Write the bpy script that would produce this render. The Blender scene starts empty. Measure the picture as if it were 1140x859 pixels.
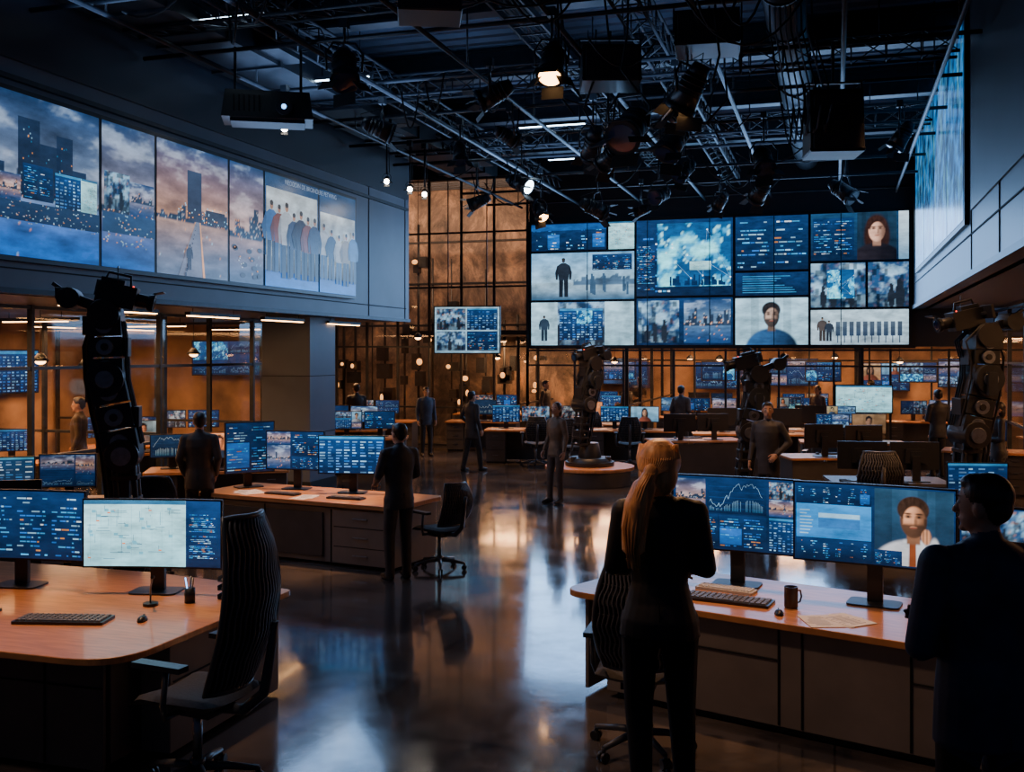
import bpy, bmesh, math, random, copy
import numpy as np
from mathutils import Vector, Matrix, noise as mnoise
V=Vector
scene=bpy.context.scene
coll=scene.collection

# ---------------------------------------------------------------- materials
MC={}
def mat(name,col,rough=.5,metal=0.,noise=0.,nscale=6.,bump=0.,emit=None,es=0.,coat=0.,stretch=None):
    if name in MC: return MC[name]
    m=bpy.data.materials.new(name); m.use_nodes=True
    nt=m.node_tree; p=nt.nodes['Principled BSDF']
    p.inputs['Base Color'].default_value=(*col,1); p.inputs['Roughness'].default_value=rough
    p.inputs['Metallic'].default_value=metal
    if coat: p.inputs['Coat Weight'].default_value=coat; p.inputs['Coat Roughness'].default_value=.1
    if emit: p.inputs['Emission Color'].default_value=(*emit,1); p.inputs['Emission Strength'].default_value=es
    if noise or bump:
        tc=nt.nodes.new('ShaderNodeTexCoord'); n=nt.nodes.new('ShaderNodeTexNoise')
        n.inputs['Scale'].default_value=nscale; n.inputs['Detail'].default_value=5
        if stretch:
            mp=nt.nodes.new('ShaderNodeMapping'); mp.inputs['Scale'].default_value=stretch
            nt.links.new(tc.outputs['Object'],mp.inputs[0]); nt.links.new(mp.outputs[0],n.inputs['Vector'])
        else: nt.links.new(tc.outputs['Object'],n.inputs['Vector'])
        if noise:
            r=nt.nodes.new('ShaderNodeValToRGB'); r.color_ramp.elements[0].position=.3; r.color_ramp.elements[1].position=.7
            r.color_ramp.elements[0].color=(*[c*(1-noise) for c in col],1)
            r.color_ramp.elements[1].color=(*[min(1,c*(1+noise)) for c in col],1)
            nt.links.new(n.outputs['Fac'],r.inputs[0]); nt.links.new(r.outputs[0],p.inputs['Base Color'])
        if bump:
            b=nt.nodes.new('ShaderNodeBump'); b.inputs['Strength'].default_value=bump; b.inputs['Distance'].default_value=.01
            nt.links.new(n.outputs['Fac'],b.inputs['Height']); nt.links.new(b.outputs[0],p.inputs['Normal'])
    MC[name]=m; return m

def screen_mat(name,strength,noise=0.,nscale=3.):
    m=bpy.data.materials.new(name); m.use_nodes=True; nt=m.node_tree; p=nt.nodes['Principled BSDF']
    p.inputs['Base Color'].default_value=(.005,.006,.008,1); p.inputs['Roughness'].default_value=.25
    a=nt.nodes.new('ShaderNodeAttribute'); a.attribute_name='Col'
    out=a.outputs['Color']
    if noise:
        tc=nt.nodes.new('ShaderNodeTexCoord'); n=nt.nodes.new('ShaderNodeTexNoise')
        n.inputs['Scale'].default_value=nscale; n.inputs['Detail'].default_value=8; n.inputs['Roughness'].default_value=.65
        mp=nt.nodes.new('ShaderNodeMapping'); mp.inputs['Scale'].default_value=(.6,.6,1.8)
        nt.links.new(tc.outputs['Object'],mp.inputs[0]); nt.links.new(mp.outputs[0],n.inputs['Vector'])
        mr=nt.nodes.new('ShaderNodeMapRange'); mr.inputs['From Min'].default_value=.35; mr.inputs['From Max'].default_value=.65
        mr.inputs['To Min'].default_value=1-noise; mr.inputs['To Max'].default_value=1+noise
        nt.links.new(n.outputs['Fac'],mr.inputs['Value'])
        mx=nt.nodes.new('ShaderNodeVectorMath'); mx.operation='SCALE'
        nt.links.new(out,mx.inputs[0]); nt.links.new(mr.outputs[0],mx.inputs['Scale']); out=mx.outputs[0]
    nt.links.new(out,p.inputs['Emission Color']); p.inputs['Emission Strength'].default_value=strength
    try: m.cycles.emission_sampling='NONE'
    except Exception: pass
    MC[name]=m; return m

UI=screen_mat('screen_interface',1.8,.4,5.)
PIC=screen_mat('screen_picture',1.5,.3,3.)
BLK=mat('black_plastic',(.012,.013,.016),.38,noise=.2,nscale=30)
BLKM=mat('black_matte',(.008,.009,.011),.7,noise=.3,nscale=20)
METAL=mat('dark_painted_steel',(.022,.027,.035),.42,.4,noise=.3,nscale=8)
STEEL=mat('brushed_steel',(.20,.22,.25),.32,.9,noise=.2,nscale=20)
WOOD=mat('desk_wood',(.50,.215,.075),.38,noise=.22,nscale=5,bump=.03,coat=.2,stretch=(1,9,1))
GREY=mat('cabinet_grey',(.19,.16,.14),.45,noise=.12,nscale=4)
DGREY=mat('cabinet_dark',(.06,.055,.055),.45,noise=.15,nscale=4)
SEAM=mat('panel_gap',(.004,.004,.005),.8,noise=.1)
PANEL=mat('wall_panel_slate',(.10,.13,.19),.45,noise=.12,nscale=1.2)
PANELD=mat('wall_panel_dark',(.03,.037,.052),.4,noise=.15,nscale=1.2)
PAPER=mat('paper_white',(.75,.74,.70),.7,noise=.04)
PAPB=mat('paper_print',(.16,.17,.2),.7,noise=.3)
KEY=mat('keycap_grey',(.16,.16,.17),.5,noise=.15)
KEYL=mat('keycap_light',(.5,.5,.48),.5,noise=.05)
CER=mat('ceramic_dark',(.05,.035,.03),.25,noise=.1)
CHAIR=mat('chair_fabric',(.025,.026,.032),.75,noise=.3,nscale=60,bump=.2)
CHAIRR=mat('chair_mesh_rib',(.09,.09,.10),.5,noise=.2)
CHAIRF=mat('chair_frame',(.05,.052,.06),.35,noise=.1)
LAMPW=mat('lamp_warm',(.8,.6,.4),.4,emit=(1,.5,.18),es=14,noise=.02)
LAMPC=mat('lamp_cool',(.8,.9,1),.4,emit=(.6,.82,1),es=14,noise=.02)
LAMPH=mat('lamp_hot',(1,.95,.9),.4,emit=(1,.9,.78),es=40,noise=.02)
LEDB=mat('led_blue',(.3,.5,.9),.4,emit=(.15,.45,1),es=5,noise=.02)

# ---------------------------------------------------------------- builder
class B:
    def __init__(s,name):
        s.name=name; s.bm=bmesh.new(); s.mats=[]; s.col=s.bm.loops.layers.float_color.new('Col')
    def mi(s,m):
        if m not in s.mats: s.mats.append(m)
        return s.mats.index(m)
    def face(s,vs,m,smooth=False):
        try: f=s.bm.faces.new(vs)
        except ValueError: return None
        f.material_index=s.mi(m); f.smooth=smooth; return f
    def box(s,c,sz,m,rot=None,top=None):
        c=V(c); hx,hy,hz=sz[0]/2,sz[1]/2,sz[2]/2
        if isinstance(rot,(int,float)): rot=Matrix.Rotation(rot,3,'Z')
        t=top or (1,1); vs=[]
        for z in (-1,1):
            k=(1,1) if z<0 else t
            for x,y in ((-1,-1),(1,-1),(1,1),(-1,1)):
                p=V((x*hx*k[0],y*hy*k[1],z*hz))
                if rot: p=rot@p
                vs.append(s.bm.verts.new(c+p))
        for q in ((3,2,1,0),(4,5,6,7),(0,1,5,4),(1,2,6,5),(2,3,7,6),(3,0,4,7)):
            s.face([vs[i] for i in q],m)
    def beam(s,a,b,w,h,m):
        a=V(a);b=V(b); d=b-a; z=d.normalized()
        up=V((0,0,1)) if abs(z.z)<.9 else V((0,1,0))
        x=up.cross(z).normalized(); y=z.cross(x)
        s.box((a+b)/2,(w,h,d.length),m,rot=Matrix((x,y,z)).transposed())
    def cyl(s,a,b,r,m,r2=None,seg=12,smooth=True):
        a=V(a);b=V(b);r2=r if r2 is None else r2
        z=(b-a).normalized(); up=V((0,0,1)) if abs(z.z)<.9 else V((1,0,0))
        x=up.cross(z).normalized(); y=z.cross(x); A=[];C=[]
        for i in range(seg):
            t=2*math.pi*i/seg; o=x*math.cos(t)+y*math.sin(t)
            A.append(s.bm.verts.new(a+o*r)); C.append(s.bm.verts.new(b+o*r2))
        for i in range(seg):
            j=(i+1)%seg; s.face([A[i],A[j],C[j],C[i]],m,smooth)
        s.face(A[::-1],m); s.face(C,m)
    def sph(s,c,r,m,seg=14,rings=8,rot=None):
        c=V(c); r=V((r,r,r)) if isinstance(r,(int,float)) else V(r)
        def P(u,v):
            p=V((r.x*math.sin(v)*math.cos(u),r.y*math.sin(v)*math.sin(u),r.z*math.cos(v)))
            if rot: p=rot@p
            return c+p
        T=s.bm.verts.new(P(0,0)); Bt=s.bm.verts.new(P(0,math.pi)); R=[]
        for j in range(1,rings):
            R.append([s.bm.verts.new(P(2*math.pi*i/seg,math.pi*j/rings)) for i in range(seg)])
        for i in range(seg):
            k=(i+1)%seg
            s.face([T,R[0][i],R[0][k]],m,True); s.face([Bt,R[-1][k],R[-1][i]],m,True)
            for j in range(len(R)-1): s.face([R[j][i],R[j+1][i],R[j+1][k],R[j][k]],m,True)
    def tube(s,pts,r,m,seg=6,closed=False):
        pts=[V(p) for p in pts]; n=len(pts); rings=[]; px=None
        for i,p in enumerate(pts):
            if closed: t=(pts[(i+1)%n]-pts[i-1]).normalized()
            else: t=(pts[min(i+1,n-1)]-pts[max(i-1,0)]).normalized()
            if px is None:
                up=V((0,0,1)) if abs(t.z)<.9 else V((1,0,0)); x=up.cross(t).normalized()
            else: x=(px-t*px.dot(t)).normalized()
            px=x; y=t.cross(x); rr=r[i] if isinstance(r,(list,tuple)) else r
            rings.append([s.bm.verts.new(p+(x*math.cos(2*math.pi*k/seg)+y*math.sin(2*math.pi*k/seg))*rr) for k in range(seg)])
        for i in range(n if closed else n-1):
            a=rings[i];b=rings[(i+1)%n]
            for k in range(seg): s.face([a[k],a[(k+1)%seg],b[(k+1)%seg],b[k]],m,True)
        if not closed: s.face(rings[0][::-1],m); s.face(rings[-1],m)
    def prism(s,pts,z0,z1,m,mside=None):
        a=[s.bm.verts.new((x,y,z0)) for x,y in pts]; b=[s.bm.verts.new((x,y,z1)) for x,y in pts]; n=len(pts)
        s.face(a[::-1],m); s.face(b,m)
        for i in range(n): s.face([a[i],a[(i+1)%n],b[(i+1)%n],b[i]],mside or m)
    def grid(s,P,nu,nv,m,smooth=True):
        g=[[s.bm.verts.new(P(i/nu,j/nv)) for j in range(nv+1)] for i in range(nu+1)]
        for i in range(nu):
            for j in range(nv): s.face([g[i][j],g[i+1][j],g[i+1][j+1],g[i][j+1]],m,smooth)
    def addmesh(s,me,mats,mtx=None):
        n0=len(s.bm.faces); v0=len(s.bm.verts)
        s.bm.from_mesh(me); s.bm.faces.ensure_lookup_table(); s.bm.verts.ensure_lookup_table()
        s.col=s.bm.loops.layers.float_color.get('Col')
        ids=[s.mi(m) for m in mats]
        for f in s.bm.faces[n0:]: f.material_index=ids[min(f.material_index,len(ids)-1)]
        if mtx:
            for v in s.bm.verts[v0:]: v.co=mtx@v.co
    def done(s,loc=(0,0,0),rot=0.,bevel=0.,fix=True):
        if fix: bmesh.ops.recalc_face_normals(s.bm,faces=s.bm.faces)
        me=bpy.data.meshes.new(s.name); s.bm.to_mesh(me); s.bm.free()
        for m in s.mats: me.materials.append(m)
        o=bpy.data.objects.new(s.name,me); coll.objects.link(o)
        o.location=loc; o.rotation_euler=(0,0,rot)
        if bevel:
            md=o.modifiers.new('bevel','BEVEL'); md.width=bevel; md.segments=2; md.limit_method='ANGLE'; md.angle_limit=.9
        return o

def roundpoly(pts,r,n=6):
    out=[]; N=len(pts)
    for i in range(N):
        p=V((*pts[i],0)); a=V((*pts[i-1],0)); b=V((*pts[(i+1)%N],0))
        rr=r[i] if isinstance(r,(list,tuple)) else r
        if rr<=0: out.append((p.x,p.y)); continue
        d1=(a-p).normalized(); d2=(b-p).normalized(); s0=p+d1*rr; s1=p+d2*rr
        for k in range(n+1):
            t=k/n; q=s0*(1-t)**2+p*2*t*(1-t)+s1*t*t; out.append((q.x,q.y))
    return out

# ---------------------------------------------------------------- screen canvas
class Canvas:
    def __init__(s,b,o,rx,up,n,w,h,m,curve=0.,step=.0015,gain=1.,tint=(1,1,1)):
        s.b=b;s.o=V(o);s.rx=V(rx);s.up=V(up);s.n=V(n);s.w=w;s.h=h;s.m=m;s.curve=curve;s.step=step;s.reg=(0,0,1,1);s.gain=gain;s.tint=tint;s.off=0.
    @property
    def asp(s): return (s.reg[2]-s.reg[0])*s.w/((s.reg[3]-s.reg[1])*s.h)
    def sub(s,x0,y0,x1,y1,m=None):
        c=copy.copy(s); a=s.reg; W=a[2]-a[0];H=a[3]-a[1]
        c.reg=(a[0]+x0*W,a[1]+y0*H,a[0]+x1*W,a[1]+y1*H)
        if m: c.m=m
        return c
    def pt(s,x,y,L):
        a=s.reg; x=a[0]+x*(a[2]-a[0]); y=a[1]+y*(a[3]-a[1]); px=(x-.5)*s.w
        return s.o+s.rx*px+s.up*((y-.5)*s.h)+s.n*(s.off+s.step*(L+1)+s.curve*px*px)
    def ngon(s,pts,cols,L):
        f=s.b.face([s.b.bm.verts.new(s.pt(x,y,L)) for x,y in pts],s.m)
        if f:
            for l,c in zip(f.loops,cols): l[s.b.col]=(c[0]*s.gain*s.tint[0],c[1]*s.gain*s.tint[1],c[2]*s.gain*s.tint[2],1)
    def raster(s,fn,nx,ny,L=0):
        vs=[[s.b.bm.verts.new(s.pt(i/nx,j/ny,L)) for j in range(ny+1)] for i in range(nx+1)]
        cs=[[tuple(v*s.gain*t for v,t in zip(fn(i/nx,j/ny),s.tint)) for j in range(ny+1)] for i in range(nx+1)]
        for i in range(nx):
            for j in range(ny):
                f=s.b.face([vs[i][j],vs[i+1][j],vs[i+1][j+1],vs[i][j+1]],s.m)
                for l,(a,b) in zip(f.loops,((i,j),(i+1,j),(i+1,j+1),(i,j+1))): l[s.b.col]=(*cs[a][b],1)
    def rect(s,x0,y0,x1,y1,c,c2=None,L=0):
        c2=c2 or c; k=1
        if s.curve: k=max(1,math.ceil((x1-x0)*(s.reg[2]-s.reg[0])*12))
        for i in range(k):
            a=x0+(x1-x0)*i/k;b=x0+(x1-x0)*(i+1)/k
            s.ngon([(a,y0),(b,y0),(b,y1),(a,y1)],[c,c,c2,c2],L)
    def poly(s,pts,c,L=1): s.ngon(pts,[c]*len(pts),L)
    def ell(s,cx,cy,rx,ry,c,L=1,n=14): s.poly([(cx+rx*math.cos(6.2832*i/n),cy+ry*math.sin(6.2832*i/n)) for i in range(n)],c,L)
    def line(s,x0,y0,x1,y1,w,c,L=2):
        a=s.asp; dx=(x1-x0)*a;dy=y1-y0;l=math.hypot(dx,dy) or 1; nx=-dy/l*w/2/a; ny=dx/l*w/2
        s.poly([(x0-nx,y0-ny),(x1-nx,y1-ny),(x1+nx,y1+ny),(x0+nx,y0+ny)],c,L)

def sc(c,k): return tuple(v*k for v in c)
def mixc(a,b,t): return tuple(x*(1-t)+y*t for x,y in zip(a,b))
def ss(a,b,x):
    t=max(0,min(1,(x-a)/(b-a))); return t*t*(3-2*t)
def cell(x,y,cx,cy,rx,ry,k=.12):
    return 1-ss(1-k,1+k,math.hypot((x-cx)/rx,(y-cy)/ry))
def fbm(x,y,z=0.,o=5): return mnoise.fractal(V((x,y,z)),.8,2.1,o)*.5+.5
def hsh(*a):
    v=math.sin(sum(k*m for k,m in zip(a,(127.1,311.7,74.7,19.3))))*43758.5453; return v-math.floor(v)
NAVY=(.003,.011,.036);DEEP=(.005,.026,.09);BLUE=(.014,.12,.44);CYAN=(.05,.38,.80);PALE=(.34,.66,.92);WHT=(.8,.9,1.0);ORG=(1.0,.38,.09)

def portrait_fn(asp,hair=(.012,.010,.012),cloth=(.02,.06,.14),bg=((.16,.34,.5),(.3,.55,.75)),skin=(.5,.26,.16),long=False,beard=False,tie=False,hand=False,cx=.5,s=1.,seed=0):
    def fn(x,y):
        X=(x-cx)*asp/s; Y=y; col=mixc(bg[0],bg[1],y); col=sc(col,.65+.7*fbm(x*3+seed,y*3,seed)); 
        if hsh(math.floor(x*9),seed)>.6: col=sc(col,.75)
        if long: col=mixc(col,sc(hair,.7+.9*fbm(X*14,Y*3,3)),cell(X,Y,0,.5,.23,.44))
        b=cell(X,Y,0,-.12,.50,.47,.06); col=mixc(col,sc(cloth,1.3-1.0*ss(-.3,.4,X)+.3*(fbm(X*6,Y*6,9)-.5)),b)
        if tie:
            v=1-ss(.10,.13,abs(X)*1.+(.36-Y)*-.15); col=mixc(col,(.62,.62,.64),v*b)
            t=(1-ss(.028,.04,abs(X+.01)-.02*(.4-Y)))*(1-ss(.33,.35,Y)); col=mixc(col,(.25,.06,.02),t)
        nk=(1-ss(.065,.085,abs(X)))*(ss(.27,.31,Y))*(1-ss(.5,.52,Y)); col=mixc(col,sc(skin,.35),nk)
        f=cell(X,Y,0,.61,.148,.235,.06); sh=1.25-1.0*ss(-.06,.14,X); sh*=.75+.35*ss(.45,.7,Y)
        fc=sc(skin,sh)
        for sx in (-1,1):
            fc=mixc(fc,sc(skin,.2),.85*cell(X,Y,sx*.06,.655,.038,.026,.5)); fc=mixc(fc,(.01,.008,.008),cell(X,Y,sx*.06,.65,.016,.010,.4))
            fc=mixc(fc,sc(hair,1.),.95*cell(X,Y,sx*.062,.69,.044,.011,.5))
        fc=mixc(fc,sc(skin,.28),.75*cell(X,Y,.024,.59,.018,.05,.6)); fc=mixc(fc,sc(skin,1.5),.5*cell(X,Y,-.006,.60,.010,.045,.6))
        fc=mixc(fc,(.22,.05,.035),.9*cell(X,Y,0,.505,.045,.012,.4))
        if beard:
            bd=(1-ss(.53,.58,Y))*(1-.9*cell(X,Y,0,.512,.04,.018,.3)); bd=max(bd,ss(.10,.13,abs(X))*(1-ss(.62,.66,Y))); fc=mixc(fc,sc(hair,1.5),.9*bd)
        col=mixc(col,fc,f)
        hr=cell(X,Y,-.005,.745,.176,.172,.06)*(1-cell(X,Y,.01,.60,.128,.185,.1)); col=mixc(col,sc(hair,.7+1.6*fbm(X*22,Y*9,1)),hr*(1 if Y>.58 else 0) if not long else hr)
        if hand:
            h=cell(X,Y,.14,.40,.055,.10,.15); col=mixc(col,sc(skin,.7+.3*math.sin(X*160)),h); h=cell(X,Y,.23,.15,.07,.24,.15); col=mixc(col,(.5,.5,.52),h)
        return col
    return fn
def city_fn(asp,seed=0,warm=.6,hz=.45,nb=14,bh=.25,sea=True,deep=(.012,.05,.16),dots=.975):
    def fn(x,y):
        if y>hz:
            t=(y-hz)/(1-hz); col=mixc(mixc((.20,.36,.56),(.95,.45,.20),warm),(.02,.07,.20),t**.55)
            n=fbm(x*asp*1.8+seed*3,y*6,seed*.7); k=ss(.52,.75,n); col=mixc(col,mixc((.30,.42,.60),(.80,.45,.28),warm*(1-t)),k*.7); col=sc(col,.35+.9*n)
        else:
            t=y/hz; n=fbm(x*asp*3+seed,y*16,seed); col=mixc(deep,mixc((.10,.22,.42),(.55,.30,.18),warm),t**2); col=sc(col,.45+n*.9)
        k=math.floor(x*nb); h=hsh(k,seed)
        top=hz+bh*h*h*(1.6 if hsh(k,seed,2)>.8 else 1)
        if hz-.04<y<top:
            col=sc((.018,.035,.07),.7+.6*hsh(k,seed,5)); 
            if hsh(math.floor(x*nb*6),math.floor(y*60),seed)>.86: col=mixc(sc(ORG,.7),sc(PALE,.7),hsh(k,math.floor(y*60)))
        elif y<hz and hsh(math.floor(x*70*asp),math.floor(y*60),seed)>dots: col=mixc(col,ORG if hsh(x,y)>.4 else PALE,.5)
        return col
    return fn
def room_fn(asp,seed=0,warm=.3):
    def fn(x,y):
        n=fbm(x*asp*3+seed*7,y*4,seed); n2=fbm(x*asp*9+seed,y*9,seed+4)
        col=mixc((.015,.06,.16),(.26,.48,.68),ss(.35,.75,n)); col=mixc(col,sc(ORG,.8),warm*ss(.6,.8,n2))
        if hsh(math.floor(x*12*asp),math.floor(y*7),seed)>.72: col=sc(col,.35)
        if y<.3: col=sc(col,.45)
        for k in range(3):
            cx=.15+.7*hsh(k,seed,1); h=.35+.25*hsh(k,seed,2)
            if cell(x*asp,y,cx*asp,h*.45,h*.16,h*.5)>.5 or cell(x*asp,y,cx*asp,h*1.0,h*.09,h*.13)>.5: col=(.012,.018,.03)
        return col
    return fn
def raster_pic(c,fn_maker,n=26,L=0,**k):
    c=c.sub(0,0,1,1,PIC); a=c.asp; nx=max(8,int(n*math.sqrt(a))); ny=max(8,int(n/math.sqrt(a))); c.raster(fn_maker(a,**k),nx,ny,L)
def ui_photo(c,R,L=0):
    r=R.random(); sd=R.randint(0,99)
    if r<.3: raster_pic(c,portrait_fn,28,L,seed=sd,cloth=R.choice([(.02,.05,.12),(.2,.05,.03),(.3,.3,.32)]),bg=R.choice([((.1,.25,.4),(.25,.5,.7)),((.3,.14,.06),(.6,.35,.18))]),long=R.random()<.4)
    elif r<.7: raster_pic(c,city_fn,28,L,seed=sd,warm=R.random())
    else: raster_pic(c,room_fn,26,L,seed=sd,warm=R.random())
def ui_code(c,R,L=0):
    c.rect(0,0,1,1,NAVY,DEEP,L); nr=max(8,int(17/max(c.asp,.6)))
    nc=max(1,round(c.asp*1.6)); 
    for k in range(nc):
        if R.random()<.12: 
            c.rect(k/nc+.02,.1,(k+1)/nc-.02,.6,sc(BLUE,.5),sc(BLUE,.9),L+1)
        for i in range(nr):
            y=.95-.9*(i+1)/nr; x=k/nc+.03+R.choice([0,0,.04]); e=(k+1)/nc-.03-R.uniform(0,.25)/nc
            if R.random()<.22: continue
            while x<e-.02:
                l=R.uniform(.012,.09)/max(c.asp*.6,.6); x2=min(e,x+l)
                if R.random()<.7: c.rect(x,y,x2,y+.32*.9/nr,R.choice([sc(PALE,.7),sc(CYAN,.6),BLUE,CYAN,sc(WHT,.75),sc(BLUE,.7),sc(ORG,.4)] if R.random()<.5 else [BLUE,sc(CYAN,.5),sc(PALE,.4)]),None,L+2)
                x=x2+.012
def ui_table(c,R,L=0):
    c.rect(0,0,1,1,NAVY,sc(BLUE,.3),L); nx=R.randint(6,10); ny=R.randint(9,14)
    c.rect(0,.93,1,1,sc(CYAN,.5),None,L+1)
    for i in range(nx):
        for j in range(ny):
            if R.random()<.15: continue
            x=(i+.1)/nx; y=.9*(j+.15)/ny
            c.rect(x,y,x+R.uniform(.3,.8)/nx,y+.45*.9/ny,sc(mixc(BLUE,PALE,R.random()**2),R.uniform(.3,1)),None,L+1)
def ui_chart(c,R,L=0):
    c.rect(0,0,1,1,NAVY,DEEP,L); n=R.randint(24,40); v=R.uniform(.2,.6)
    for i in range(5): c.rect(.04,.15+i*.16,.96,.153+i*.16+.004,sc(BLUE,.4),None,L+1)
    px=None
    for i in range(n):
        v=min(.85,max(.12,v+R.uniform(-.12,.12))); x=.05+.9*i/n
        if R.random()<.7: c.rect(x,.08,x+.4*.9/n,.08+v*.4,sc(CYAN,.25),sc(PALE,.35),L+2)
        if px: c.line(px[0],px[1],x,v+.05,.008,sc(PALE,.7),L+3)
        px=(x,v+.05)
def ui_map(c,R,L=0):
    sd=R.random()*50
    def fn(x,y):
        n=fbm(x*c.asp*2.6+sd,y*2.6,sd,7); k=ss(.5,.56,n); col=mixc((.006,.06,.18),(.02,.27,.52),k); col=mixc(col,(.2,.75,.9),ss(.64,.78,n))
        if abs(n-.53)<.012: col=(.3,.75,.85)
        return col
    c.raster(fn,int(30*max(1,math.sqrt(c.asp))),26,L)
    pts=[(R.random(),R.uniform(.1,.95)) for _ in range(9)]
    for i in range(8): c.line(*pts[i],*pts[i+1],.004,sc(PALE,.6),L+2)
    for p in pts: c.ell(p[0],p[1],.012/c.asp*1.1,.013,WHT,L+3,8)
def ui_light(c,R,L=0):
    c.rect(0,0,1,1,(.19,.43,.5),(.34,.62,.68),L)
    for i in range(14): c.rect(.02,.06+i*.062,.98,.062+i*.062,(.13,.3,.36),None,L+1)
    for i in range(9): c.rect(.06+i*.1,.04,.063+i*.1,.92,(.16,.34,.4),None,L+1)
    for i in range(54):
        x=R.uniform(.03,.85);y=R.uniform(.08,.88);l=R.uniform(.03,.2)
        if R.random()<.6: c.rect(x,y,min(.97,x+l),y+.007,(.03,.1,.16),None,L+2)
        else: c.rect(x,y,x+.004,min(.92,y+l),(.03,.1,.16),None,L+2)
        if R.random()<.3: c.rect(x,y,x+.03,y+.02,(.55,.14,.05),None,L+3)
        if R.random()<.4: c.rect(x,y,x+.04,y+.04,(.1,.32,.42),None,L+3)
    c.rect(0,.94,1,1,(.02,.1,.2),None,L+2)
def fig2d(c,cx,y0,h,col,skin,L,leg=None,arm=0):
    a=c.asp; w=h*.5/a; lg=leg or sc(col,.6)
    c.poly([(cx-w*.24,y0),(cx-w*.04,y0),(cx-w*.01,y0+h*.45),(cx-w*.24,y0+h*.5)],lg,L); c.poly([(cx+w*.04,y0),(cx+w*.24,y0),(cx+w*.24,y0+h*.5),(cx+w*.01,y0+h*.45)],lg,L)
    c.poly([(cx-w*.25,y0+h*.43),(cx+w*.25,y0+h*.43),(cx+w*.34,y0+h*.79),(cx+w*.12,y0+h*.86),(cx-w*.12,y0+h*.86),(cx-w*.34,y0+h*.79)],col,L+1)
    for q in (-1,1): c.poly([(cx+q*w*.33,y0+h*.80),(cx+q*w*(.44+arm),y0+h*.62),(cx+q*w*.40,y0+h*.44),(cx+q*w*.30,y0+h*.44),(cx+q*w*.28,y0+h*.74)],sc(col,.7),L+1.3)
    c.ell(cx,y0+h*.925,h*.045/a,h*.062,skin,L+2,10); c.ell(cx,y0+h*.955,h*.047/a,h*.038,(.02,.02,.02),L+3,10)
def ui_mix(c,R,L=0,depth=1):
    c.rect(0,0,1,1,NAVY,DEEP,L)
    nx=2 if c.asp>1.1 else 1; ny=R.choice([1,2,2])
    xs=[0]+sorted(R.uniform(.3,.7) for _ in range(nx-1))+[1]
    for i in range(nx):
        ys=[0]+sorted(R.uniform(.35,.65) for _ in range(ny-1))+[1]
        for j in range(ny):
            f=R.choice([ui_code,ui_table,ui_chart,ui_code,ui_photo,ui_photo,ui_photo,ui_map])
            f(c.sub(xs[i]+.012,ys[j]+.015,xs[i+1]-.012,ys[j+1]-.015),R,L+1)
def text_mesh(s,size):
    cu=bpy.data.curves.new('t','FONT'); cu.body=s; cu.size=size; cu.align_x='CENTER'; cu.align_y='CENTER'
    o=bpy.data.objects.new('t',cu); coll.objects.link(o); bpy.context.view_layer.update()
    me=bpy.data.meshes.new_from_object(o.evaluated_get(bpy.context.evaluated_depsgraph_get()))
    bpy.data.objects.remove(o); return me

# ---------------------------------------------------------------- room shell
def floor_mat():
    m=bpy.data.materials.new('polished_concrete'); m.use_nodes=True; nt=m.node_tree; p=nt.nodes['Principled BSDF']; N=nt.nodes.new;l=nt.links.new
    tc=N('ShaderNodeTexCoord'); n=N('ShaderNodeTexNoise'); n.inputs['Scale'].default_value=.8; n.inputs['Detail'].default_value=10; n.inputs['Roughness'].default_value=.7; n.inputs['Distortion'].default_value=.8
    l(tc.outputs['Object'],n.inputs['Vector'])
    r=N('ShaderNodeValToRGB'); r.color_ramp.elements[0].position=.36; r.color_ramp.elements[1].position=.66
    r.color_ramp.elements[0].color=(.024,.025,.03,1); r.color_ramp.elements[1].color=(.15,.12,.10,1); l(n.outputs['Fac'],r.inputs[0])
    br=N('ShaderNodeTexBrick'); br.offset=0; br.inputs['Scale'].default_value=1; br.inputs['Brick Width'].default_value=3.; br.inputs['Row Height'].default_value=3.
    br.inputs['Mortar Size'].default_value=.008; br.inputs['Color1'].default_value=(1,1,1,1); br.inputs['Color2'].default_value=(.9,.9,.9,1); br.inputs['Mortar'].default_value=(.3,.3,.3,1)
    l(tc.outputs['Object'],br.inputs['Vector'])
    mx=N('ShaderNodeMix'); mx.data_type='RGBA'; mx.blend_type='MULTIPLY'; mx.inputs[0].default_value=1
    l(r.outputs[0],mx.inputs[6]); l(br.outputs['Color'],mx.inputs[7]); l(mx.outputs[2],p.inputs['Base Color'])
    n2=N('ShaderNodeTexNoise'); n2.inputs['Scale'].default_value=1.6; n2.inputs['Detail'].default_value=10; n2.inputs['Roughness'].default_value=.7; l(tc.outputs['Object'],n2.inputs['Vector'])
    mr=N('ShaderNodeMapRange'); mr.inputs['From Min'].default_value=.35; mr.inputs['From Max'].default_value=.7; mr.inputs['To Min'].default_value=.05; mr.inputs['To Max'].default_value=.22
    l(n2.outputs['Fac'],mr.inputs['Value']); l(mr.outputs[0],p.inputs['Roughness'])
    bp=N('ShaderNodeBump'); bp.inputs['Strength'].default_value=.09; bp.inputs['Distance'].default_value=.02; l(n2.outputs['Fac'],bp.inputs['Height']); l(bp.outputs[0],p.inputs['Normal'])
    p.inputs['IOR'].default_value=1.9; p.inputs['Coat Weight'].default_value=.5; p.inputs['Coat Roughness'].default_value=.06
    return m
b=B('floor'); b.box((-6,14,-.1),(26,42,.2),floor_mat()); b.done()

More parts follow.
